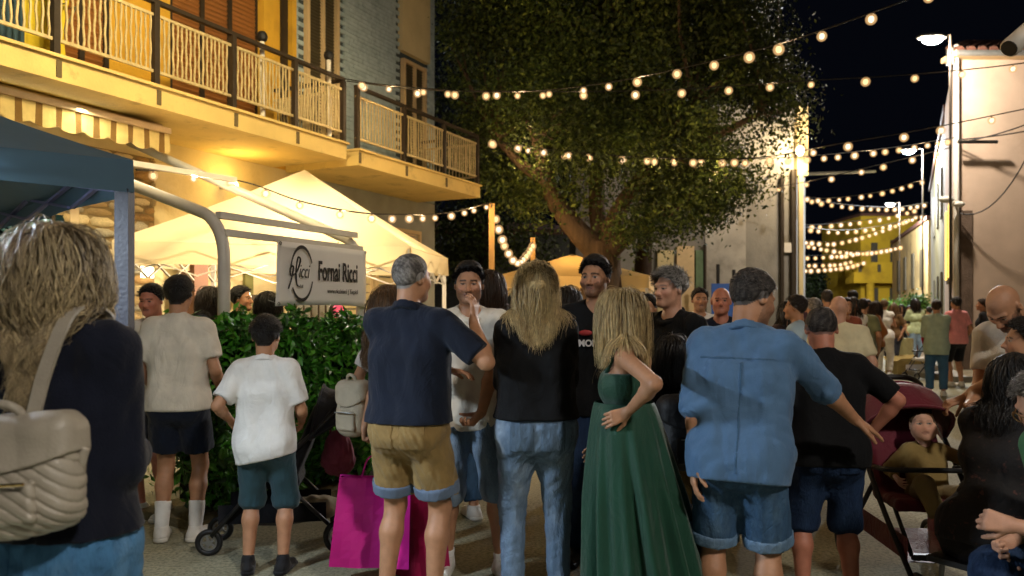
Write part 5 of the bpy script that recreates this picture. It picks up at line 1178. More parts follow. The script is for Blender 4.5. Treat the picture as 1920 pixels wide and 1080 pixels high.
# assumed warm lamp, unseen above the frame, put in to light the balconies, and an added fill lamp, unseen behind the camera
def add_unseen_lamp(label, p, energy, color, aim, ang, soft=.25, blend=.6):
    t = empty('unseen_lamp', p, 0, label, 'street lamp'); g = MB(); g.ball((0, 0, .1), .25, 14, 8, (1, 1, .6)); g.build('shade', M_STEEL, t, True); g = MB(); g.ball((0, 0, -.02), .14); g.build('lens', mat('lamp_sodium', (.9, .7, .3), .4, var=0, bump=0, emit=color, estr=10), t, True)
    g = MB(); g.tube([(0, 0, .2), (0, 0, .8)], .02, 6); g.tube([(-12, -4, 1.2), (0, 0, .8), (12, 4, 1.2)], .012, 5); g.build('span_wire', M_WIRE, t)
    l = lamp('SPOT', 'unseen_lamp_light', (p[0], p[1], p[2]-.2), energy, color, shadow_soft_size=soft, aim=aim); l.data.spot_size = math.radians(ang); l.data.spot_blend = blend
add_unseen_lamp('assumed warm sodium lamp on a span wire, unseen, facing the balconies', (-.9, 4.2, 6.4), 2000, (1., .78, .41), (-4.5, 9.2, 3.7), 75)  # assumed lamp added above the view, lights facade and balconies yellow
add_unseen_lamp('added neutral fill lamp on a span wire, unseen behind the viewer', (3.6, -3.2, 6.6), 1250, (1., .92, .82), (0, 5.2, .8), 85, .3)  # added fill for backs, hedge and banner
o = empty('pier_lantern', W(1500, 283, 23.6), 0, 'warm lantern on a black bracket at the concrete building corner', 'lamp')
g = MB(); g.ball((0, 0, 0), .13, 12, 8, (1, 1, 1.2)); g.build('lens', mat('lamp_sodium2', (.9, .7, .3), .4, var=0, bump=0, emit=(1, .72, .38), estr=6), o, True); g = MB(); g.tube([(0, 0, .15), (0, 0, .32), (.12, .3, .32)], .025, 6); g.build('bracket', M_BLACK, o)
lamp('POINT', 'pier_lantern_light', tuple(A3(W(1496, 283, 23.6))+A3((-.1, -.35, -.05))), 280, (1, .74, .40), shadow_soft_size=.12)
# warm lamp at the wall under the near balcony
t = facade('soffit_lamp', 'warm lamp lighting the underside of the near balcony', 'lamp'); x_ = U(445, .3)
g = MB(); g.ball((x_, -.22, 3.12), .07); g.build('lens', mat('lamp_sodium', (.9, .7, .3)), t, True); g = MB(); g.tube([(x_, -.0, 3.1), (x_, -.2, 3.1)], .02, 6); g.build('bracket', M_STEEL, t)
pw = A3((-9, 0, 0))+D_*x_+N_*.34; lamp('POINT', 'soffit_lamp_light', (pw[0], pw[1], 3.16), 16, (1, .62, .16), shadow_soft_size=.08)
lamp('AREA', 'tube_lamp_light', tuple(A3((-9, 0, 3.40))+D_*U(90, .75)+N_*.75), 26, (1, .93, .66), shape='RECTANGLE', size=2.4, size_y=.08)

# ------------------------------------------------------------------ strings of bulbs
M_HALO = bpy.data.materials.new('halo_glow'); gt_, gp_, go_ = nodes_of(M_HALO); gt_.nodes.remove(gp_)  # lens halo put into a translucent emissive shell round each bulb
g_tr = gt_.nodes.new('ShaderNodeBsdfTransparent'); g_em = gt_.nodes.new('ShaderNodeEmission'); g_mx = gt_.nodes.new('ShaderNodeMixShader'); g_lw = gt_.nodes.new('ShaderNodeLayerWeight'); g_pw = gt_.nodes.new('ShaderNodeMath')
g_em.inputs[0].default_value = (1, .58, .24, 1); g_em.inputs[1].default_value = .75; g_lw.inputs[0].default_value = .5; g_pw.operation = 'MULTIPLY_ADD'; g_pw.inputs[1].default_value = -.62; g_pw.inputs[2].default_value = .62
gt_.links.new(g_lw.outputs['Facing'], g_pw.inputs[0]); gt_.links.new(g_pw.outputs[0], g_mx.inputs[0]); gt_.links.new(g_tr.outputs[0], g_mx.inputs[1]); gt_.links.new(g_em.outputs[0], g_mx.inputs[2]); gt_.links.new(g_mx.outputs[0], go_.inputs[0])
BULBS = {}
def bulb_mesh(r, mt):
    k = (round(r, 3), mt.name)
    if k not in BULBS:
        b = MB(); b.ball((0, 0, 0), r, 8, 6, (1, 1, 1.12)); m = b.mesh('bulb', True); m.materials.append(mt)
        s = MB(); s.tube([(0, 0, r*.85), (0, 0, r*2.1)], [r*.45, r*.35], 6); m2 = s.mesh('socket'); m2.materials.append(M_WIRE); s = MB(); s.ball((0, 0, 0), r*1.95, 14, 10); m3 = s.mesh('halo_shell', True); m3.materials.append(M_HALO); BULBS[k] = (m, m2, m3)
    return BULBS[k]
def string(label, pts, r=.042, n=None, px=None, group='strings of bulbs over the street', pale=.5, seed=0, sub=8, light=75., rk=.63):
    """pts: 3-D points the hanging cable runs through; n bulbs evenly along it"""
    r = r*rk; t = empty('string_light', pts[0], 0, label, 'string light', group); o0 = A3(pts[0]); rs = np.random.RandomState(seed+17)
    P = [A3(p)-o0 for p in smooth_path(pts, sub)]
    g = MB(); g.tube([tuple(p) for p in P], .008 if pts[0][1] < 18 else .012, 5); g.build('cable', M_WIRE, t)
    Ls = np.concatenate([[0], np.cumsum([np.linalg.norm(P[i+1]-P[i]) for i in range(len(P)-1)])]); PA = np.array(P)
    for ii, s in enumerate((np.arange(n)+.5+rs.uniform(-.16, .16, n))/n*Ls[-1]):
        q = np.array([np.interp(s, Ls, PA[:, j]) for j in range(3)])
        m, m2, m3 = bulb_mesh(r, M_BULBW if rs.rand() < pale else M_BULB)
        b = link('bulb', m, t); b.location = q-A3((rs.uniform(-.3, .3)*r, rs.uniform(-.3, .3)*r, r*2.0)); b.scale = (rs.uniform(.82, 1.15),)*3; sk = link('socket', m2, b); gl = link('halo_shell', m3, b)
        if light and ii % 4 == 1: lamp('POINT', 'bulb_glow', tuple(o0+q-A3((0, 0, r*2.2))), light, (1, .66, .34), shadow_soft_size=r*1.05)
    return t
w = W
string('bulbs rising from the balcony corner to the upper right sky', [w(648, 148, 10.8), w(730, 160, 10.6), w(900, 172, 10.2), w(1035, 168, 9.8), w(1168, 150, 9.2), w(1320, 118, 8.4), w(1482, 76, 7.6), w(1668, 12, 6.8), w(1790, -35, 6.4)], .042, 17, seed=1)
string('upper bulbs crossing nearly level to the lamp by the pink house', [w(650, 152, 10.8), w(788, 168, 11), w(965, 171, 11.2), w(1145, 171, 11.2), w(1318, 165, 11), w(1500, 152, 10.8), w(1690, 141, 10.5), w(1890, 122, 10.2), w(2060, 95, 10)], .046, 16, seed=2, pale=.4)
string('middle bulbs running level across the front of the tree', [w(900, 258, 14.0), w(1008, 277, 13.6), w(1137, 290, 13.4), w(1262, 296, 13.4), w(1408, 298, 13.8), w(1547, 290, 14.6), w(1678, 276, 15.6), w(1790, 258, 16.8)], .056, 24, seed=3)
string('second middle bulbs sagging beside the tree and rising right', [w(905, 262, 14.3), w(1060, 286, 13.9), w(1205, 295, 13.2), w(1340, 298, 12.6), w(1445, 293, 12.2), w(1565, 271, 11.6), w(1703, 248, 11), w(1865, 216, 10.6), w(2010, 185, 10.4)], .05, 15, seed=4)
string('slanting bulbs from the concrete pier up to the house corner', [w(1440, 352, 22.5), w(1505, 342, 22), w(1602, 320, 21), w(1703, 296, 20), w(1785, 276, 18.9)], .07, 7, seed=5)
string('bulbs hanging beneath the awning frame towards the tree', [w(255, 318, 7.2), w(343, 323, 7.8), w(462, 342, 8.4), w(560, 376, 8.2), w(670, 398, 8.0), w(757, 402, 9), w(840, 399, 10.4), w(922, 380, 12)], .040, 15, seed=6, pale=.8)
string('bulbs draped between the two wooden light poles', [w(925, 388, 12), w(938, 430, 12.4), w(955, 470, 13), w(972, 486, 13.5), w(988, 472, 14.2), w(999, 452, 15)], .055, 13, seed=7, pale=.7)
string('added unseen bulbs above the front group for top light', [(-6.5, 4.6, 4.3), (-2.5, 3.6, 3.75), (0, 3.0, 3.6), (2.5, 2.5, 3.7), (6.5, 1.6, 4.4)], .042, 15, seed=11, light=62)  # unseen string added to light heads and shoulders from above
string('added unseen bulbs above the hedge to brighten it from above', [(-3.9, 5.8, 4.9), (0, 5.5, 4.25), (3., 5.6, 4.3), (6.6, 6.0, 5.0)], .042, 12, seed=12, light=110)  # unseen string added out of view, brightens hedge and heads
alley = [((1490, 365), (1560, 374), (1735, 340), 25, 13, 'first'), ((1495, 366), (1625, 390), (1740, 384), 28, 15, 'second'), ((1496, 424), (1580, 420), (1722, 393), 34, 13, 'third'), ((1498, 424), (1590, 434), (1735, 405), 31, 15, 'fourth'),
         ((1500, 450), (1572, 455), (1722, 405), 38, 18, 'fifth'), ((1500, 452), (1602, 474), (1692, 463), 42, 20, 'sixth'), ((1505, 482), (1560, 480), (1612, 474), 50, 10, 'seventh'), ((1505, 494), (1550, 496), (1600, 490), 54, 9, 'eighth'), ((1505, 506), (1556, 504), (1622, 492), 58, 12, 'ninth')]
ALAB = ['uppermost row of bulbs across the alley dipping in its middle', 'bulb row across the alley ending at the distant lamp', 'bulb row crossing just beneath the sky gap, steep on its right', 'bulb row sagging past the tall lamp pole', 'long bulb row sloping up to the beige house roof',
        'densest bulb row dipping in front of the yellow house', 'short level bulb row above the alley trees', 'second lowest bulb row above the alley trees', 'lowest bulb row reaching the yellow house balcony']
for i, (a, m_, b, Y_, n, nm) in enumerate(alley):
    A0, B0 = A3(w(a[0]-25, a[1]-4, Y_)), A3(w(b[0], b[1]-4, Y_+3)); M0 = A3(w(m_[0], m_[1]-3, Y_+1.2))
    string(ALAB[i], [tuple(A0), tuple((A0+M0)/2-A3((0, 0, np.linalg.norm(M0-A0)*.02))), tuple(M0), tuple((M0+B0)/2-A3((0, 0, np.linalg.norm(M0-B0)*.025))), tuple(B0)], .0026*Y_+.005, n+1, seed=20+i, pale=.6, light=70)
for px_, ptop, Y_, lab in ((922, 382, 12, 'taller wooden light pole holding the bulb strings'), (999, 446, 15, 'shorter wooden light pole near the ivory tent')):
    o = empty('light_pole', W(px_, 587, Y_)[:2]+(0,), 0, lab, 'pole', 'wooden light poles'); zt_ = CH+(HZ-ptop)/F_PX*Y_
    g = MB(); g.bar((0, 0, 0), (0, 0, zt_), .085, .085); g.build('post', M_WOODP, o); g = MB(); g.tube([(0, -.05, zt_-.06), (0, -.09, zt_-.02)], .012, 5); g.build('hook', M_STEEL, o)
    lamp('POINT', 'pole_glow', (o.location.x, Y_-.5, zt_-.1), 14, (1, .6, .22), shadow_soft_size=.1)
# ------------------------------------------------------------------ people of the nearest group
K_BLACK = cloth('black', '#08090c', sheen=.02); K_NAVY = cloth('navy', '#0c1526'); K_WHITE = cloth('white', '#e2e0dc'); K_OFFW = cloth('offwhite', '#d9d1c2'); K_SHOEW = cloth('shoe_white', '#d4d0c8', .6); K_SHOEB = cloth('shoe_black', '#111114', .6)
K_SOLE = mat('sole_white', lin('#c9c5ba'), .6, bump=0)
D_LIGHT = denim('light', '#64788e', '#a6b2be'); D_MID = denim('mid', '#375370', '#64809a'); D_DARK = denim('dark', '#1d2e4a', '#344c6c'); D_SKY = denim('sky', '#4a7ba8', '#7ca3c4')
SHW = dict(mat=K_SHOEW, sole=K_SOLE); SHB = dict(mat=K_SHOEB, sole=K_SHOEB)

p1 = person(106, 2.06, 1.685, -4, 'person with long wavy blonde hair in a black top wearing a quilted beige backpack', female=True, skin='fair', hair=dict(kind='long', col='ash', len=.34, wave=.032, wf=2.0, dens=1.5, w=.0019, spread=.04, jit=.12, gather=3.4),
            armR=dict(at=(.08, .24, 1.10), pole=(.25, -.5, -1)), armL=dict(at=(.08, .24, 1.10), pole=(.25, -.5, -1)), top=dict(mat=cloth('night', '#0b1122'), sleeve=1.95, hem=.945, off=.022, name='jumper', soff=.026, boxy=1),
            bottom=dict(mat=D_SKY, len=1.95, pockets=1, name='jeans', off=.018), det=2, W_=1.0)
p2 = person(335, 5.15, 1.68, 5, 'person in a cream tee and navy shorts with white trainers facing the hedge', skin='tan', hair=dict(kind='short', col='black', th=.02, quiff=.015), armR=dict(at=(.22, .18, 1.0)), armL=dict(at=(.22, .2, 1.0)),
            top=dict(mat=K_OFFW, hem=.875, sleeve=.72, off=.022, soff=.03), bottom=dict(mat=K_NAVY, len=.74, name='shorts', fit=.03), shoe=SHW, sock=dict(mat=K_WHITE, len=.42), W_=.92, det=1)
person(287, 5.75, 1.66, 165, 'boy with short dark hair facing the camera, half hidden behind the cream tee', skin='red', hair=dict(kind='short', col='black'), top=dict(mat=K_OFFW), bottom=dict(mat=K_NAVY, len=.8, name='shorts'), shoe=SHW, W_=.88, det=1, head=(10, 10, 0))
p3 = person(498, 4.5, 1.41, 3, 'boy in a white polo shirt and teal shorts with black shoes, seen from behind', skin='tan', hair=dict(kind='short', col='black', th=.018), hs=1.12, armR=dict(at=(.20, .24, 1.03)), armL=dict(at=(.27, .10, 1.05)),
            top=dict(mat=K_WHITE, hem=.80, tilt=.22, sleeve=.80, off=.022, soff=.026, collar=1, name='polo_shirt', fold=.008), bottom=dict(mat=cloth('teal', '#2b4750'), len=1.10, name='shorts', fit=.028, pockets=1), shoe=dict(mat=K_SHOEB, sole=K_SHOEB, top=.05), W_=.95, det=2, stance=.12)
p5 = person(768, 3.95, 1.745, -18, 'person in a navy polo shirt and khaki shorts with rolled grey cuffs', skin='tan', hair=dict(kind='buzz', col='grey', th=.007), W_=1.02, belly=.05, head=(-22, 4, 0),
            armR=dict(px=(888, 606, .04), wpole=(1.3, -.3, -1), wfd=(.05, .1, 1), wpn=(-.9, .3, 0), curl=.35), armL=dict(px=(836, 694, .30), wpole=(-1, .2, -1), wfd=(1, .1, -.1), wpn=(0, 0, -1)),
            top=dict(mat=K_NAVY, hem=.93, sleeve=.82, off=.018, soff=.022, collar=1, name='polo_shirt'), bottom=dict(mat=cloth('khaki', '#8a7044', vscale=14, var=.18), len=.80, cuff=cloth('cuff_grey', '#5f6e84'), name='shorts', fit=.03, pockets=1, fold=.009, belt=K_BLACK, beltz=.97), shoe=SHW, det=2, stance=.13)
p6 = person(722, 4.7, 1.62, -62, 'girl with a headband and light brown hair carrying the pink bags', female=True, skin='tan', hair=dict(kind='long', col='light_brown', len=.40, wave=.006), head=(-8, 12, 0), face=dict(headband=K_BLACK),
            armR=dict(px=(663, 862, -.22), wpole=(-1, -.3, .2), wfd=(0, 0, -1), wpn=(1, 0, 0), curl=1.1), top=dict(mat=K_WHITE, sleeve=.7, hem=.9), bottom=dict(mat=K_BLACK, len=.8, name='shorts'), shoe=SHW, det=1)
p7 = person(880, 4.55, 1.735, 188, 'person in a white polo shirt and faded denim shorts facing the camera', skin='tan', hair=dict(kind='short', col='black', th=.009, quiff=.010), face=dict(beard=.55), head=(-8, 4, 0),
            armL=dict(px=(898, 800, -.26), wpole=(1, .3, -.2), wfd=(-.6, -.2, -.6), curl=.8), armR=dict(at=(.2, .1, .95)), top=dict(mat=K_OFFW, hem=.81, sleeve=.74, off=.02, soff=.026, collar=1, name='polo_shirt'),
            bottom=dict(mat=D_LIGHT, len=1.16, name='shorts', fit=.028), shoe=SHW, sock=dict(mat=K_WHITE, len=.12), det=2, feet={1: (.13, .0, .085), -1: (-.17, .12, .085)})
p8 = person(1005, 4.0, 1.70, 2, 'person with half up blonde hair in a black top and light jeans', female=True, skin='fair', hair=dict(kind='halfup', col='blond', len=.28, wave=.012, wf=2.), W_=1.0,
            armR=dict(at=(-.06, .24, 1.20), pole=(1, -.2, -.8)), armL=dict(at=(-.08, .22, 1.15), pole=(1, -.2, -.8)), top=dict(mat=K_BLACK, sleeve=1.75, hem=.965, off=.016, name='top', soff=.014, boxy=1),
            bottom=dict(mat=D_LIGHT, len=1.97, pockets=1, name='jeans', off=.010, fit=.004, waist=1.0, pmat=denim('light_pocket', '#55687c', '#909dab')), shoe=SHW, det=2, stance=.12)
p9 = person(1118, 4.7, 1.78, 168, 'smiling bearded person in a black tee with red and white chest print', skin='tan', hair=dict(kind='short', col='black', th=.008, quiff=.010), face=dict(beard=.72), head=(-16, 2, 0), W_=1.06,
            top=dict(mat=K_BLACK, sleeve=.7, hem=.85), bottom=dict(mat=D_DARK, len=1.95, name='jeans'), shoe=SHB, det=2)
ts_ = p9.s
for body, sz, lz, mt_, sx_ in (('MONI', .052, 1.25, mat('print_white', lin('#cfcac6'), .6, bump=0, var=.05), .95),):
    text(body, sz, tuple(p9.pt(.085, .155, lz)), (HP, 0, math.pi), p9.ob, mt_, 'chest_print', sx_, .002)
g = MB(); c_ = p9.pt(.045, .150, 1.325); g.ball(tuple(c_), .030, 12, 6, (1.35, .35, .55)); g.build('chest_emblem', mat('print_red', lin('#b33a3c'), .6, bump=0), p9.ob, True)
K_GREEN = cloth('emerald', '#073d2a', .55, var=.08, sheen=.3)
p10 = person(1166, 3.62, 1.565, 84, bust=.5, label='person in a long emerald green strap dress with straight blonde hair', female=True, skin='tan', hair=dict(kind='long', col='blond', len=.27, wave=.004, wf=1.2, dens=1.3, gather=.2), head=(0, 0, 0), W_=1.06,
             armL=dict(px=(1178, 772, -.20), wpole=(.42, -1, -.15), wfd=(-.8, .1, -.35), wpn=(.3, .9, 0), curl=.3), armR=dict(at=(.2, .1, .95)),
             top=dict(mat=K_GREEN, sleeve=0, tank=1.335, hem=1.02, off=.012, name='bodice', fold=.004, straps=[[(.085, .085, 1.32), (.095, .03, 1.452), (.085, -.06, 1.44), (.06, -.105, 1.33)], [(-.085, .085, 1.32), (-.095, .03, 1.452), (-.085, -.06, 1.44), (-.06, -.105, 1.33)]]),
             shoe=None, det=2)
def ring(z):
    t = max(0., 1-(z-.01)/1.05); hw = .134+.165*t**.75; hd_ = .128+.17*t**.5; off = -.13*t**1.2; return hw, hd_, off, t
g = MB(); NZ, NT = 34, 150; vs = []; rsd = np.random.RandomState(3); ph = rsd.uniform(0, 6.28, 4)
for i in range(NZ+1):
    z = 1.06-1.05*i/NZ; hw, hd_, off, t = ring(z)
    for k in range(NT):
        a = 2*math.pi*k/NT; pl = 1+min(1, t*2.5)*.085*(math.cos(13*a+ph[0]+t*1.2)+.6*math.cos(21*a+ph[1]-t)+.5*math.cos(8*a+ph[2]))*(.6+.6*t)
        vs.append((hd_*pl*math.sin(a), off+hw*pl*math.cos(a)-.01, z))
g.add(vs, [(i*NT+k, (i+1)*NT+k, (i+1)*NT+(k+1) % NT, i*NT+(k+1) % NT) for i in range(NZ) for k in range(NT)]); g.build('skirt', K_GREEN, p10.ob, True)
sdf_obj('sash', [C(p10.pt(-.042, 0, 1.10), p10.pt(.042, 0, 1.10), .104, k=.02), C(p10.pt(-.055, -.005, 1.02), p10.pt(.055, -.005, 1.02), .120, k=.05)], .009, K_GREEN, p10.ob, clip=[(p10.pt(0, 0, 1.15), A3((0, 0, 1))), (p10.pt(0, 0, 1.065), A3((0, 0, -1)))])
p11 = person(1258, 4.85, 1.715, 128, 'person with thick grey hair in a black polo shirt looking left', skin='fair', hair=dict(kind='short', col='silver', th=.02, side=.010, tuft=.05), head=(-4, 2, 0), face=dict(brow=.6), W_=1.08, belly=.03,
             top=dict(mat=K_BLACK, sleeve=.75, hem=.85, collar=1, name='polo_shirt'), bottom=dict(mat=D_DARK, len=1.95, name='jeans'), shoe=SHB, det=2)
p12 = person(1262, 4.25, 1.31, 12, 'child with dark hair in a brown checked skirt carrying a black backpack', female=True, skin='tan', hs=1.18, hair=dict(kind='long', col='black', len=.2, wave=.004), top=dict(mat=K_BLACK, sleeve=1.8, hem=.95),
             bottom=dict(mat=mat('cloth_check', lin('#6b5327'), .9, var=.4, vscale=26, bump=.4, bscale=60), kind='skirt', hem=.63, flare=.2, name='skirt'), shoe=SHB, det=1)
p13 = person(1386, 3.42, 1.635, -20, 'person in a light blue shirt and denim shorts reaching a hand to the pram', skin='tan', hair=dict(kind='short', col='pepper', th=.011, tuft=.016), head=(-42, 14, 0), hs=1.10, face=dict(beard=.5, bcol='#2a2421'), W_=1.12, belly=.09, lean=(9, 2),
             armR=dict(px=(1606, 790, .18), wpole=(.2, -.5, -1), wfd=(.75, .2, -.42), wpn=(-.3, .3, -.9), curl=.12, spread=1.3), armL=dict(px=(1302, 868, .0), wpole=(-1, -.4, 0)),
             top=dict(mat=cloth('chambray', '#527295', var=.12, bump=.3), hem=.795, sleeve=1.14, off=.020, soff=.022, collar=1, name='shirt', fold=.009, rollcuff=1, yoke=1.345, seam=cloth('chambray_seam', '#41607f')), bottom=dict(mat=D_MID, len=.97, cuff=denim('cuff', '#5f7a95', '#8fa6bd'), name='shorts', fit=.03, pockets=1), shoe=SHW, det=2, stance=.13)
p14 = person(1552, 3.95, 1.48, -6, 'balding person in a black tee and blue denim shorts seen from behind', skin='red', hair=dict(kind='fringe', col='pepper'), W_=1.08, belly=.06, lean=(9, 0), head=(-6, 14, 0), hs=1.12,
             top=dict(mat=K_BLACK, hem=.83, sleeve=.85, off=.02, soff=.024), bottom=dict(mat=D_DARK, len=1.12, name='shorts', fit=.034, pockets=1), shoe=SHB, det=2, armR=dict(px=(1632, 812, .1), wpole=(1, -.5, 0)), stance=.14)
# --- right edge
p18 = person(1952, 4.3, 1.70, 118, 'bald bearded person in a white tee bending towards the red pram', skin='tan', hair=dict(kind='none', col='black'), face=dict(beard=.85), lean=(24, 0), head=(-2, 30, 0), W_=1.08,
             armL=dict(px=(1800, 752, .05), wpole=(.3, -.6, -1), wfd=(-.9, .1, -.3), wpn=(0, .2, -1), curl=.6), armR=dict(at=(.1, .4, 1.2)), top=dict(mat=K_OFFW, sleeve=.65), bottom=dict(mat=D_DARK, len=1.95, name='jeans'), shoe=SHB, det=2)
FLOR = mat('cloth_floral', lin('#15100f'), .85, var=.2, vscale=10, bump=.2, dark=lin('#4a2a22'), dscale=26, dlo=.60, dhi=.66)
p16 = person(1864, 3.45, 1.66, -58, 'seated person with dark hair in a black floral dress beside the pram', female=True, skin='olive', hair=dict(kind='long', col='black', len=.26, wave=.012), seat=dict(pelvis=(0, 0, .50), pole=(.1, .3, 1)), feet={1: (.13, .46, .085), -1: (-.13, .46, .085)},
             lean=(14, 0), armR=dict(at=(.06, .34, .98)), armL=dict(at=(.06, .34, .98)), top=dict(mat=FLOR, sleeve=1.2, hem=.85, off=.03, name='dress'), bottom=dict(mat=FLOR, kind='trousers', len=1.25, off=.035, fit=.05, name='dress_skirt'), shoe=SHB, det=1, W_=1.0)
p17 = person(2112, 2.95, 1.72, 96, 'older seated person with glasses in a green shirt at the right edge', skin='fair', hair=dict(kind='short', col='grey'), face=dict(glasses=mat('spectacle_frame', lin('#8a6a3c'), .3, metal=.7, bump=0)), seat=dict(pelvis=(0, 0, .50), pole=(.1, .3, 1)), feet={1: (.13, .50, .085), -1: (-.13, .48, .085)},
             lean=(26, 0), head=(6, 6, 0), armL=dict(px=(1900, 985, -.1), wpole=(1, -.4, -1), curl=1.2), armR=dict(px=(1895, 1015, .1), wpole=(1, .4, -1), curl=1.2), top=dict(mat=cloth('leafgreen', '#4d7f58'), sleeve=.9, collar=1, name='shirt', hem=.88), bottom=dict(mat=D_DARK, len=1.95, name='jeans', off=.02), shoe=SHB, det=2)
person(1925, 3.95, 1.40, 70, 'young person with black hair in profile behind the older seated one', skin='olive', hair=dict(kind='short', col='black', th=.03), top=dict(mat=K_BLACK), bottom=dict(mat=D_DARK, len=1.9, name='jeans'), shoe=SHB, det=1, hs=1.1)
for q, lab in ((p16, 'low black stool under the person in the floral dress'), (p17, 'low black stool under the older seated person')):
    ch = empty('stool', tuple(q.loc), math.atan2(q.Rz[1, 0], q.Rz[0, 0]), lab, 'stool'); g = MB(); g.box((-.19, -.19, .375), (.19, .19, .40)); g.build('seat', M_BLACK, ch)
    for sx in (-.16, .16):
        for sy in (-.16, .16): g = MB(); g.tube([(sx, sy, 0), (sx*.9, sy*.9, .374)], .012, 6); g.build('leg', M_STEEL, ch)

# --- people behind the group, under the tents and behind the hedge
bgp = 'people standing behind the front group'
person(917, 5.7, 1.76, 14, 'person with long brown hair and bare shoulders behind the white polo', female=True, skin='tan', hair=dict(kind='long', col='brown', len=.25, wave=.004), top=dict(mat=cloth('sand', '#b98a50'), sleeve=0, tank=1.31, hem=.95, name='top'), bottom=dict(mat=D_MID, len=1.9, name='jeans'), shoe=SHW, det=1)
person(1062, 6.1, 1.66, 190, 'person with dark hair and black glasses behind the smiling one', female=True, skin='red', hair=dict(kind='long', col='dark', len=.2, wave=.003), face=dict(glasses=M_BLACK), top=dict(mat=K_BLACK, sleeve=.8), bottom=dict(mat=D_DARK, len=1.9, name='jeans'), shoe=SHB, det=1, head=(8, 8, 0))
person(1214, 6.4, 1.60, 150, 'person in a blue jacket partly hidden behind the grey haired one', skin='olive', hair=dict(kind='short', col='black'), top=dict(mat=cloth('bluejacket', '#2d4a7c'), sleeve=1.9, name='jacket'), bottom=dict(mat=D_DARK, len=1.9, name='jeans'), shoe=SHB, det=1)
person(1186, 5.6, 1.60, 100, 'person in a pale blue sleeve glimpsed behind the green dress', skin='olive', hair=dict(kind='short', col='brown'), top=dict(mat=cloth('paleblue', '#9fb6cc'), sleeve=.9), bottom=dict(mat=D_DARK, len=1.9, name='jeans'), shoe=SHB, det=1)
person(1312, 8.0, 1.70, 176, 'person in a white shirt with a warmly lit face facing the camera', skin='tan', hair=dict(kind='short', col='dark', th=.008), face=dict(beard=.3), top=dict(mat=K_WHITE, sleeve=.8), bottom=dict(mat=D_DARK, len=1.9, name='jeans'), shoe=SHB, det=1)
person(1352, 6.4, 1.66, 165, 'bald flushed person peering over the blue shirted shoulder', skin='red', hair=dict(kind='none', col='dark'), top=dict(mat=K_NAVY, sleeve=.8), bottom=dict(mat=D_DARK, len=1.9, name='jeans'), shoe=SHB, det=1)
hg = 'people under the cream tent behind the hedge'
person(388, 7.3, 1.70, -85, 'person in dark clothes turned right just left of the frame post', female=True, skin='olive', hair=dict(kind='long', col='dark', len=.2), top=dict(mat=K_NAVY, sleeve=.9), bottom=dict(mat=D_DARK, len=1.9, name='jeans'), shoe=SHB, det=1, head=(0, 14, 0))
person(452, 7.6, 1.70, -95, 'person in a black jacket with a lit face right of the frame post', skin='tan', hair=dict(kind='short', col='black', th=.02), top=dict(mat=K_BLACK, sleeve=1.9, name='jacket'), bottom=dict(mat=D_DARK, len=1.9, name='jeans'), shoe=SHB, det=1)
person(497, 7.4, 1.66, -60, 'person with long black hair left of the hanging banner', female=True, skin='olive', hair=dict(kind='long', col='black', len=.25), top=dict(mat=cloth('plum', '#4a3540'), sleeve=.9), bottom=dict(mat=D_DARK, len=1.9, name='jeans'), shoe=SHB, det=1, head=(0, 16, 0))
person(588, 7.9, 1.72, -70, 'person in a navy jacket bending down beneath the banner', skin='olive', hair=dict(kind='short', col='black'), top=dict(mat=K_NAVY, sleeve=1.9, name='jacket'), bottom=dict(mat=D_DARK, len=1.9, name='jeans'), shoe=SHB, det=1, lean=(62, 0), armR=dict(at=(.15, .5, 1.1)), armL=dict(at=(.15, .5, 1.1)))
person(630, 8.3, 1.55, 10, 'person in an ochre yellow top beneath the banner corner', skin='olive', hair=dict(kind='short', col='dark'), top=dict(mat=cloth('ochre', '#b98b1e'), sleeve=.8), bottom=dict(mat=D_DARK, len=1.9, name='jeans'), shoe=SHB, det=0)
o = empty('pink_blob', W(634, 590, 7.9), 0, 'pink blob with added glow hanging by the right frame post', 'blob'); g = MB(); g.ball((0, 0, 0), .085, 12, 8, (.8, .8, 1.3)); g.build('shade', mat('pink_glow', lin('#d0355a'), .6, bump=.1, emit=(1, .12, .2), estr=.5), o, True); g = MB(); g.tube([(0, 0, .1), (0, 0, .72)], .005, 5); g.build('cord', M_WIRE, o)  # unidentified pink-red blob, its glow added by emission

# --- the crowd of the alley
ag = 'people strolling in the alley'
def far(px, Y, H, rz, lab, topc, botc, hair=('short', 'dark'), fem=False, det=0, blen=1.9, sleeve=.75, skin='tan', hem=.86, **kw):
    hk = dict(kind=hair[0], col=hair[1]); 
    if hair[0] == 'long': hk.update(len=.25, wave=.006)
    return person(px, Y, H, rz, lab, ag if det == 0 else None, fem, hair=hk, skin=skin, top=dict(mat=cloth('far_'+topc[1:], topc), sleeve=sleeve, hem=hem), bottom=dict(mat=cloth('far_'+botc[1:], botc), len=blen, name='shorts' if blen < 1.3 else 'trousers'), shoe=kw.pop('shoe', SHW), det=det, **kw)
far(1493, 7.2, 1.61, 62, 'person with cropped dark hair in a pale blue tee looking left', '#9db4c4', '#14161c', det=1)
far(1476, 8.6, 1.58, 200, 'person with long dark hair beside the blue shirted back', '#3a2a26', '#14161c', ('long', 'black'), True)
far(1526, 9.6, 1.63, 10, 'grey haired person in brown directly behind the balding one', '#5b4230', '#1d1d22', ('short', 'grey'))
far(1551, 13, 1.82, -15, 'tall person with greying hair in a dark shirt at the alley mouth', '#2a2d30', '#1d1d22', ('short', 'pepper'))
far(1573, 6.7, 1.60, -18, 'bald person in a cream polo shirt seen from behind', '#d8cca6', '#4a4238', ('none', 'grey'), skin='fair', det=1, W_=1.1)
far(1586, 11, 1.66, 185, 'person with a bare face towards the camera in a rust tee', '#8a4a34', '#2a2d38')
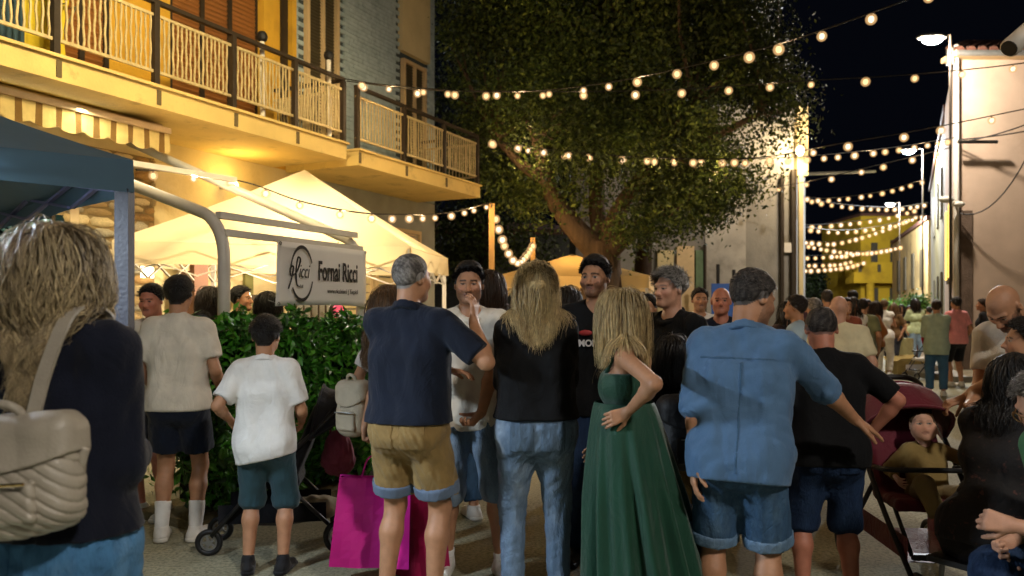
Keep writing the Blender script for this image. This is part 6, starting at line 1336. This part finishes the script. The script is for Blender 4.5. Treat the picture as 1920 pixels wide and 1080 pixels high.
far(1600, 12.2, 1.70, 170, 'person in a white tank top holding a dark bag', '#d8d2c4', '#3a3440', ('long', 'dark'), True, sleeve=.2)
far(1598, 14.6, 1.86, 20, 'tallest person of the alley crowd in a grey shirt', '#4e5254', '#22242a', ('short', 'black'))
far(1618, 12.8, 1.68, -30, 'person in an olive shirt left of the white outfit', '#6c7050', '#3c3a30')
far(1626, 16, 1.72, 150, 'person in a bright white tee deep in the crowd', '#dcdad2', '#2a3a52')
far(1641, 15, 1.68, 75, 'person in a rust orange top with raised arm', '#8a5526', '#1d1a1a', ('long', 'brown'), True, armR=dict(at=(.05, .35, 1.4)), sleeve=1.8)
far(1658, 18.6, 1.76, -35, 'person in a white sleeveless vest and white trousers', '#e2ded4', '#d6d0c2', ('short', 'light_brown'), True, det=1, armR=dict(at=(.12, .35, 1.2)), sleeve=.15)
far(1676, 19.6, 1.70, 120, 'person with light brown hair facing the white outfit', '#6a4f30', '#2a2d38', ('long', 'light_brown'), True)
far(1690, 23, 1.70, 160, 'person in black behind the pale covered boxes', '#15161a', '#15161a', ('long', 'black'), True)
far(1704, 25, 1.68, 190, 'person in a pale yellow tee far down the alley', '#c9c08a', '#6d8296')
far(1717, 21.5, 1.84, 175, 'person in a pale green tee and light jeans facing the camera', '#b9c79c', '#7f98ad', ('long', 'dark'), True, det=1)
far(1742, 22, 1.62, 10, 'person in a mint green shirt behind the sage shirted one', '#9cc79a', '#4a5a68')
far(1756, 14.1, 1.68, -28, 'person in a sage green shirt and jeans turned to the pink one', '#a2b3a0', '#3a5f80', ('short', 'brown'), det=1, sleeve=1.0, hem=.76, armR=dict(at=(.02, .32, 1.25)), armL=dict(at=(.15, .3, 1.05)))
far(1793, 15.9, 1.77, 8, 'person in a salmon pink tee and black shorts', '#f09a9a', '#101116', ('short', 'black'), det=1, blen=.95, hem=.84)
far(1842, 16.3, 1.74, 60, 'person in a dark jacket by the pink house wall', '#14151b', '#5a4a40', ('short', 'brown'), det=1, sleeve=1.9)
far(1640, 24, 1.72, 20, 'person in a grey top in the distant crowd below the balcony', '#77736b', '#26282e')
far(1612, 27, 1.70, 190, 'person in dark red in the distant crowd', '#6b2b2b', '#26282e', ('long', 'brown'), True)
far(1565, 20, 1.72, 10, 'person in a beige shirt far behind the cream polo', '#a8946e', '#26282e')
far(1535, 18, 1.70, 170, 'person in teal near the concrete pier', '#35606a', '#26282e', ('long', 'dark'), True)
far(1512, 15, 1.72, 20, 'person in a faded plum tee near the concrete pier', '#5e4450', '#26282e')
far(1580, 31, 1.70, 0, 'most distant person in a pale shirt before the trees', '#b0aa98', '#26282e')
far(1655, 33, 1.72, 5, 'distant person in navy before the yellow house', '#1f2a44', '#26282e')
# ------------------------------------------------------------------ backpacks, bags
def backpack(name, label, loc, rz, w, h, d, mt, quilt=0., seed=1, res=.0065, metal=None):
    t = empty(name, loc, rz, label, 'backpack')
    def qf(X, Y, Z):
        u = (Z*1.0+np.abs(X)*.75)*math.pi/.030; return quilt*((1-np.abs(np.sin(u)))**2.5)+folds(.004, seed, 26.)(X, Y, Z)
    body = [B((0, 0, 0), (w/2, d/2, h/2), d*.46), E((0, -d*.2, -h*.18), (w*.47, d*.50, h*.34), k=.05)]
    sdf_obj('bag_body', body, res, mt, t, disp=qf)
    sdf_obj('front_pocket', [B((0, -d*.62, -h*.22), (w*.33, d*.16, h*.19), d*.15)], res, mt, t, disp=qf)
    sdf_obj('flap', infl(body, .012), res, mt, t, disp=folds(.003, seed+1, 26.), clip=[lambda X, Y, Z: (h*.04+.42*h*(X/w)**2*1.2-Z), lambda X, Y, Z: Y-d*.25])
    g = MB(); g.tube(smooth_path([(-w*.16, -.01, h*.48), (-w*.12, -.03, h*.60), (0, -.035, h*.645), (w*.12, -.03, h*.60), (w*.16, -.01, h*.48)], 5), .010, 8); g.build('handle', mt, t, True)
    if metal:
        g = MB(); g.torus((-.015, -d*.64, h*.02), .020, .004, (0, 1, .2), 14, 6); g.box((-.035, -d*.66, h*.05), (.035, -d*.63, h*.075)); g.build('clasp', metal, t)
        g = MB(); g.tube(smooth_path([(-w*.30, -d*.88, -h*.055), (0, -d*.95, -h*.045), (w*.30, -d*.88, -h*.055)], 5), .004, 5); g.build('pocket_zip', metal, t)
    return t
K_BEIGE = mat('quilted_leather', lin('#a9a090'), .42, var=.08, vscale=14, bump=.12, bscale=160, spec=.5)
M_GOLD = mat('brass', lin('#c9a86a'), .25, metal=1., bump=0)
bp_l = p1.loc + p1.Rz @ A3((.036, -.225, 1.088)); rz1 = math.radians(-4)
bp = backpack('quilted_backpack', 'quilted beige leather backpack with flap worn on the black top', tuple(bp_l), rz1, .345, .255, .11, K_BEIGE, .006, 2, .0034, M_GOLD)
bp.rotation_euler = (math.radians(-4), math.radians(-5), rz1)
for sx in (-1, 1):
    pts = [(sx*.075, .13, .02), (sx*.105, .25, .32), (sx*.10, .20, .395), (sx*.095, .10, .37), (sx*.075, .035, .24), (sx*.05, .01, .11)]
    g = MB(); g.ribbon(smooth_path(pts, 5), .034, .008, (1, 0, 0)); g.build('strap', K_BEIGE, bp)
g = MB(); g.tube(smooth_path([(.15, .02, -.05), (.175, .0, .02), (.185, .0, .05)], 4), .012, 6); g.build('side_strap', K_BEIGE, bp, True)
K_CANVAS = mat('canvas_offwhite', lin('#b3a58e'), .8, var=.1, vscale=14, bump=.3, bscale=120)
q = A3(W(664, 765, 4.6)); b2 = backpack('canvas_backpack', 'off white canvas backpack hanging behind the girl with the headband', tuple(q), math.radians(-25), .19, .30, .12, K_CANVAS, 0, 5, .008, M_STEEL)
q = p12.loc + p12.Rz @ A3((-.01, -.20, .86)); b3 = backpack('black_backpack', 'black backpack with silver zips on the child in the checked skirt', tuple(q), math.radians(12), .30, .36, .15, mat('backpack_black', lin('#0d0d10'), .6, bump=.3, bscale=60), 0, 6, .008, M_STEEL)
def shopping_bag(label, c, rz, w, h, d, mt, tilt=0):
    t = empty('shopping_bag', c, rz, label, 'bag', 'magenta paper shopping bags'); t.rotation_euler = (0, math.radians(tilt), rz); g = MB()
    def fn(u, v):
        a = u*4; k = int(a) % 4; f_ = a-int(a); P = [(-1, -1), (1, -1), (1, 1), (-1, 1)]; x = P[k][0]+(P[(k+1) % 4][0]-P[k][0])*f_; y = P[k][1]+(P[(k+1) % 4][1]-P[k][1])*f_
        bulge = 1-.22*v; pinch = abs(x) if k in (1, 3) else 0
        return (x*w/2*(1-.10*v)*(1-(.10*v*(1-abs(y)) if k in (1, 3) else 0)), y*d/2*bulge*(1-.35*v)+.008*math.sin(x*5+v*7), h*v)
    g.grid(fn, 32, 10); g.box((-w/2+.004, -d/2+.004, .0), (w/2-.004, d/2-.004, .006)); g.build('bag_body', mt, t)
    for sy in (-1, 1):
        g = MB(); g.tube(smooth_path([(-w*.18, sy*d*.24, h-.02), (-w*.12, sy*d*.15, h+.09), (0, sy*d*.08, h+.12), (w*.12, sy*d*.15, h+.09), (w*.18, sy*d*.24, h-.02)], 4), .004, 5); g.build('handle', mt, t)
    return t
M_MAG = mat('paper_magenta', lin('#dc189c'), .6, var=.06, vscale=6, bump=.12, bscale=10); M_MAG2 = mat('paper_crimson', lin('#b01555'), .6, var=.06, vscale=6, bump=.12, bscale=10)
q = W(690, 1062, 4.28); shopping_bag('bright magenta shopping bag held by the girl with the headband', (q[0]+.0, 4.32, q[2]), .14, .42, .47, .14, M_MAG, 4)
q = W(790, 1085, 4.42); shopping_bag('crimson pink shopping bag behind the khaki shorts', (q[0], 4.46, q[2]), -.5, .30, .46, .14, M_MAG2, -5)

# ------------------------------------------------------------------ prams
def wheel(par, c, r, name='wheel', ax=(0, 1, 0)):
    t = empty(name, c); t.parent = par; g = MB(); g.torus((0, 0, 0), r-.018, .018, ax, 24, 8); g.build('tyre', M_BLACK, t, True)
    g = MB(); g.torus((0, 0, 0), r-.038, .007, ax, 20, 6)
    for k in range(5): a = 2*math.pi*k/5; g.bar((0, 0, 0), ((r-.04)*math.cos(a), 0, (r-.04)*math.sin(a)), .012, .012)
    g.tube([(0, -.018, 0), (0, .018, 0)], .02, 8); g.build('rim', M_STEEL, t)
def pram(label, loc, rz, canopy, fabric, open_=1.0, basket=None, scale=1.):
    t = empty('pram', loc, rz, label, 'pram'); t.scale = (scale,)*3          # local: +x forward, y across
    for sy in (-.23, .23):
        g = MB(); g.tube(smooth_path([(.40, sy*.8, .13), (.10, sy, .46), (-.28, sy, .82), (-.48, sy, 1.0)], 4), .014, 8); g.build('frame', M_BLACK, t, True)
        g = MB(); g.tube([(-.38, sy, .13), (.02, sy, .52)], .013, 8); g.build('leg', M_BLACK, t, True)
        wheel(t, (-.40, sy*1.08, .115), .115); wheel(t, (.42, sy*.72, .085), .085)
    g = MB(); g.tube(smooth_path([(-.48, -.23, 1.0), (-.54, -.19, 1.04), (-.55, 0, 1.045), (-.54, .19, 1.04), (-.48, .23, 1.0)], 4), .018, 8); g.build('handle', M_BLACK, t, True)
    sdf_obj('seat', [B((.04, 0, .44), (.17, .18, .03), .025, k=.02), B((-.16, 0, .68), (.035, .185, .27), .03, rot('y', -22), k=.05)] , .010, fabric, t, disp=folds(.004, 3, 30.))
    g = MB(); g.grid(lambda u, v: (.36-.66*u, -.19+.38*v, .20-.06*math.sin(math.pi*u)*math.sin(math.pi*v)+.0), 8, 8); g.grid(lambda u, v: (.36-.66*u, -.19, .20+.12*v), 4, 2); g.grid(lambda u, v: (.36-.66*u, .19, .20+.12*v), 4, 2); g.build('basket', fabric, t)
    g = MB(); g.tube(smooth_path([(-.02, -.21, .60), (.16, -.20, .62), (.22, 0, .63), (.16, .20, .62), (-.02, .21, .60)], 5), .014, 8); g.build('bumper_bar', M_BLACK, t, True)
    g = MB(); g.box((.30, -.15, .20), (.33, .15, .23)); g.tube([(.12, -.16, .42), (.31, -.15, .22)], .012, 6); g.tube([(.12, .16, .42), (.31, .15, .22)], .012, 6); g.build('footrest', M_BLACK, t)
    if canopy is not None:
        c = (-.20, 0, .74); g = MB()
        def fn(u, v):
            a = math.radians(150-(150-35)*u*open_); b = math.pi*v; r = .36-.012*abs(math.sin(u*math.pi*3))
            s_ = math.sin(b)**.55
            return (c[0]+math.cos(a)*r*s_*.95, -.235*math.cos(b)*(1 if abs(math.cos(b)) < .98 else 1), c[2]+math.sin(a)*r*s_*.92-.02)
        g.grid(fn, 18, 20); co = g.mesh('canopy', True); oc = link('canopy', co, t, canopy); sm = oc.modifiers.new('thick', 'SOLIDIFY'); sm.thickness = .012
        for u in (0, .5, 1): 
            g = MB(); g.tube([(lambda p: (p[0], p[1]*1.02, p[2]+.004))(fn(u, v/14)) for v in range(15)], .008, 6); g.build('canopy_rib', canopy, t, True)
    return t
K_PBLK = cloth('pram_black', '#131318'); K_WINE = cloth('wine', '#5e1524', .6); K_PGREY = cloth('pram_grey', '#2b2d33')
p_a = pram('black folded pram standing beside the boy in the white polo', (W(525, 900, 4.98)[0], 5.02, 0), math.radians(188), K_PGREY, K_PBLK, .42, scale=.96)
o = empty('cloth_bag', (W(634, 870, 5.0)[0]+.0, 5.0, .60), 0, 'dusky pink cloth bag hanging from the handle of the black pram', 'bag'); sdf_obj('bag_body', [E((0, 0, 0), (.085, .06, .13)), E((0, 0, -.07), (.10, .07, .08), k=.05)], .009, cloth('dusky', '#8a3f52'), o, disp=folds(.008, 8, 34.))
g = MB(); g.tube([(-.05, 0, .10), (-.03, 0, .36), (.03, 0, .36), (.05, 0, .10)], .007, 6); g.build('handle', cloth('dusky', '#8a3f52'), o)
o = empty('beige_bag', (W(590, 960, 5.0)[0], 5.0, .25), 0, 'crumpled beige bag in the basket of the black pram', 'bag'); sdf_obj('bag_cloth', [E((0, 0, 0), (.16, .12, .07))], .012, cloth('bagbeige', '#a39a80'), o, disp=folds(.012, 9, 26.))
p_b = pram('wine red pram with open canopy carrying the toddler', (W(1735, 900, 4.28)[0], 4.38, 0), math.radians(-94), K_WINE, K_WINE, .95, scale=1.02)
q = A3((W(1738, 900, 4.28)[0], 4.36, 0))
baby = person(1738, 4.36, .84, 176, 'toddler in an olive brown tracksuit seated in the wine red pram', skin='baby', hs=1.62, hair=dict(kind='baby', col='light_brown'), face=dict(brow=.3), seat=dict(pelvis=(0, .02, .47), pole=(.35, .2, 1)), feet={1: (.06, .30, .40), -1: (-.07, .33, .36), 'dir': ((.1, .7, -.5), (-.1, .7, -.5))},
              lean=(-12, 0), head=(-14, 2, 0), W_=1.08, top=dict(mat=cloth('olivebrown', '#8a7444'), sleeve=1.8, hem=.80, off=.03, soff=.03, name='jacket'), bottom=dict(mat=cloth('olivebrown2', '#98855a'), len=1.85, off=.03, fit=.03, name='trousers'), shoe=dict(mat=cloth('bootie', '#2c2a20'), top=.05), det=2,
              armR=dict(at=(.40, .16, 1.10), curl=.5), armL=dict(at=(.34, .22, 1.34), curl=.5))
pram('small red and white pram parked deep in the alley', (W(1735, 680, 17.6)[0], 17.6, 0), math.radians(200), cloth('red', '#a3202c'), cloth('palegrey', '#cfcac2'), .7)

# ------------------------------------------------------------------ covered tables, boxes in the alley
def drape(label, px, Y, w, d, h, mt):
    t = empty('covered_table', ((px-960)/F_PX*Y, Y, 0), .3, label, 'table'); g = MB()
    def fn(u, v):
        a = 2*math.pi*u; r = (abs(math.cos(a))**4+abs(math.sin(a))**4)**-.25; k = 1+.05*v*math.sin(a*9)+.06*v; return (w/2*r*math.cos(a)*k, d/2*r*math.sin(a)*k, h*(1-v)+.02)
    g.grid(fn, 48, 8); g.build('cloth', mt, t, True); g = MB(); g.add([(w/2*1.0*x, d/2*1.0*y, h+.02) for x, y in ((-1, -.62), (-.62, -1), (.62, -1), (1, -.62), (1, .62), (.62, 1), (-.62, 1), (-1, .62))], [tuple(range(8))]); g.build('top', mt, t)
drape('table under an olive grey cloth behind the balding person', 1608, 12.5, .42, .40, 1.04, cloth('drape_olive', '#76785a'))
drape('low table under a pale cloth beside the white outfit', 1692, 20.5, .36, .5, .80, cloth('drape_pale', '#a09a6c'))
for px_, Y_, z_, lab in ((1690, 18.9, 0, 'pale cardboard box on the ground by the low table'), (1712, 19.4, 0, 'small cream box on the ground near the far pram')):
    o = empty('cardboard_box', ((px_-960)/F_PX*Y_, Y_, 0), .25, lab, 'box'); g = MB(); g.box((-.28, -.2, 0), (.28, .2, .34)); g.build('box_body', mat('carton', lin('#a8955e'), .85, var=.15, bump=.1), o)
    g = MB(); g.add([(-.28, -.2, .341), (.28, -.2, .341), (.28, -.32, .40), (-.28, -.32, .40)], [(0, 1, 2, 3)]); g.add([(-.28, .2, .341), (.28, .2, .341), (.28, .30, .43), (-.28, .30, .43)], [(0, 1, 2, 3)]); g.build('flap', mat('carton', lin('#a8955e')), o)
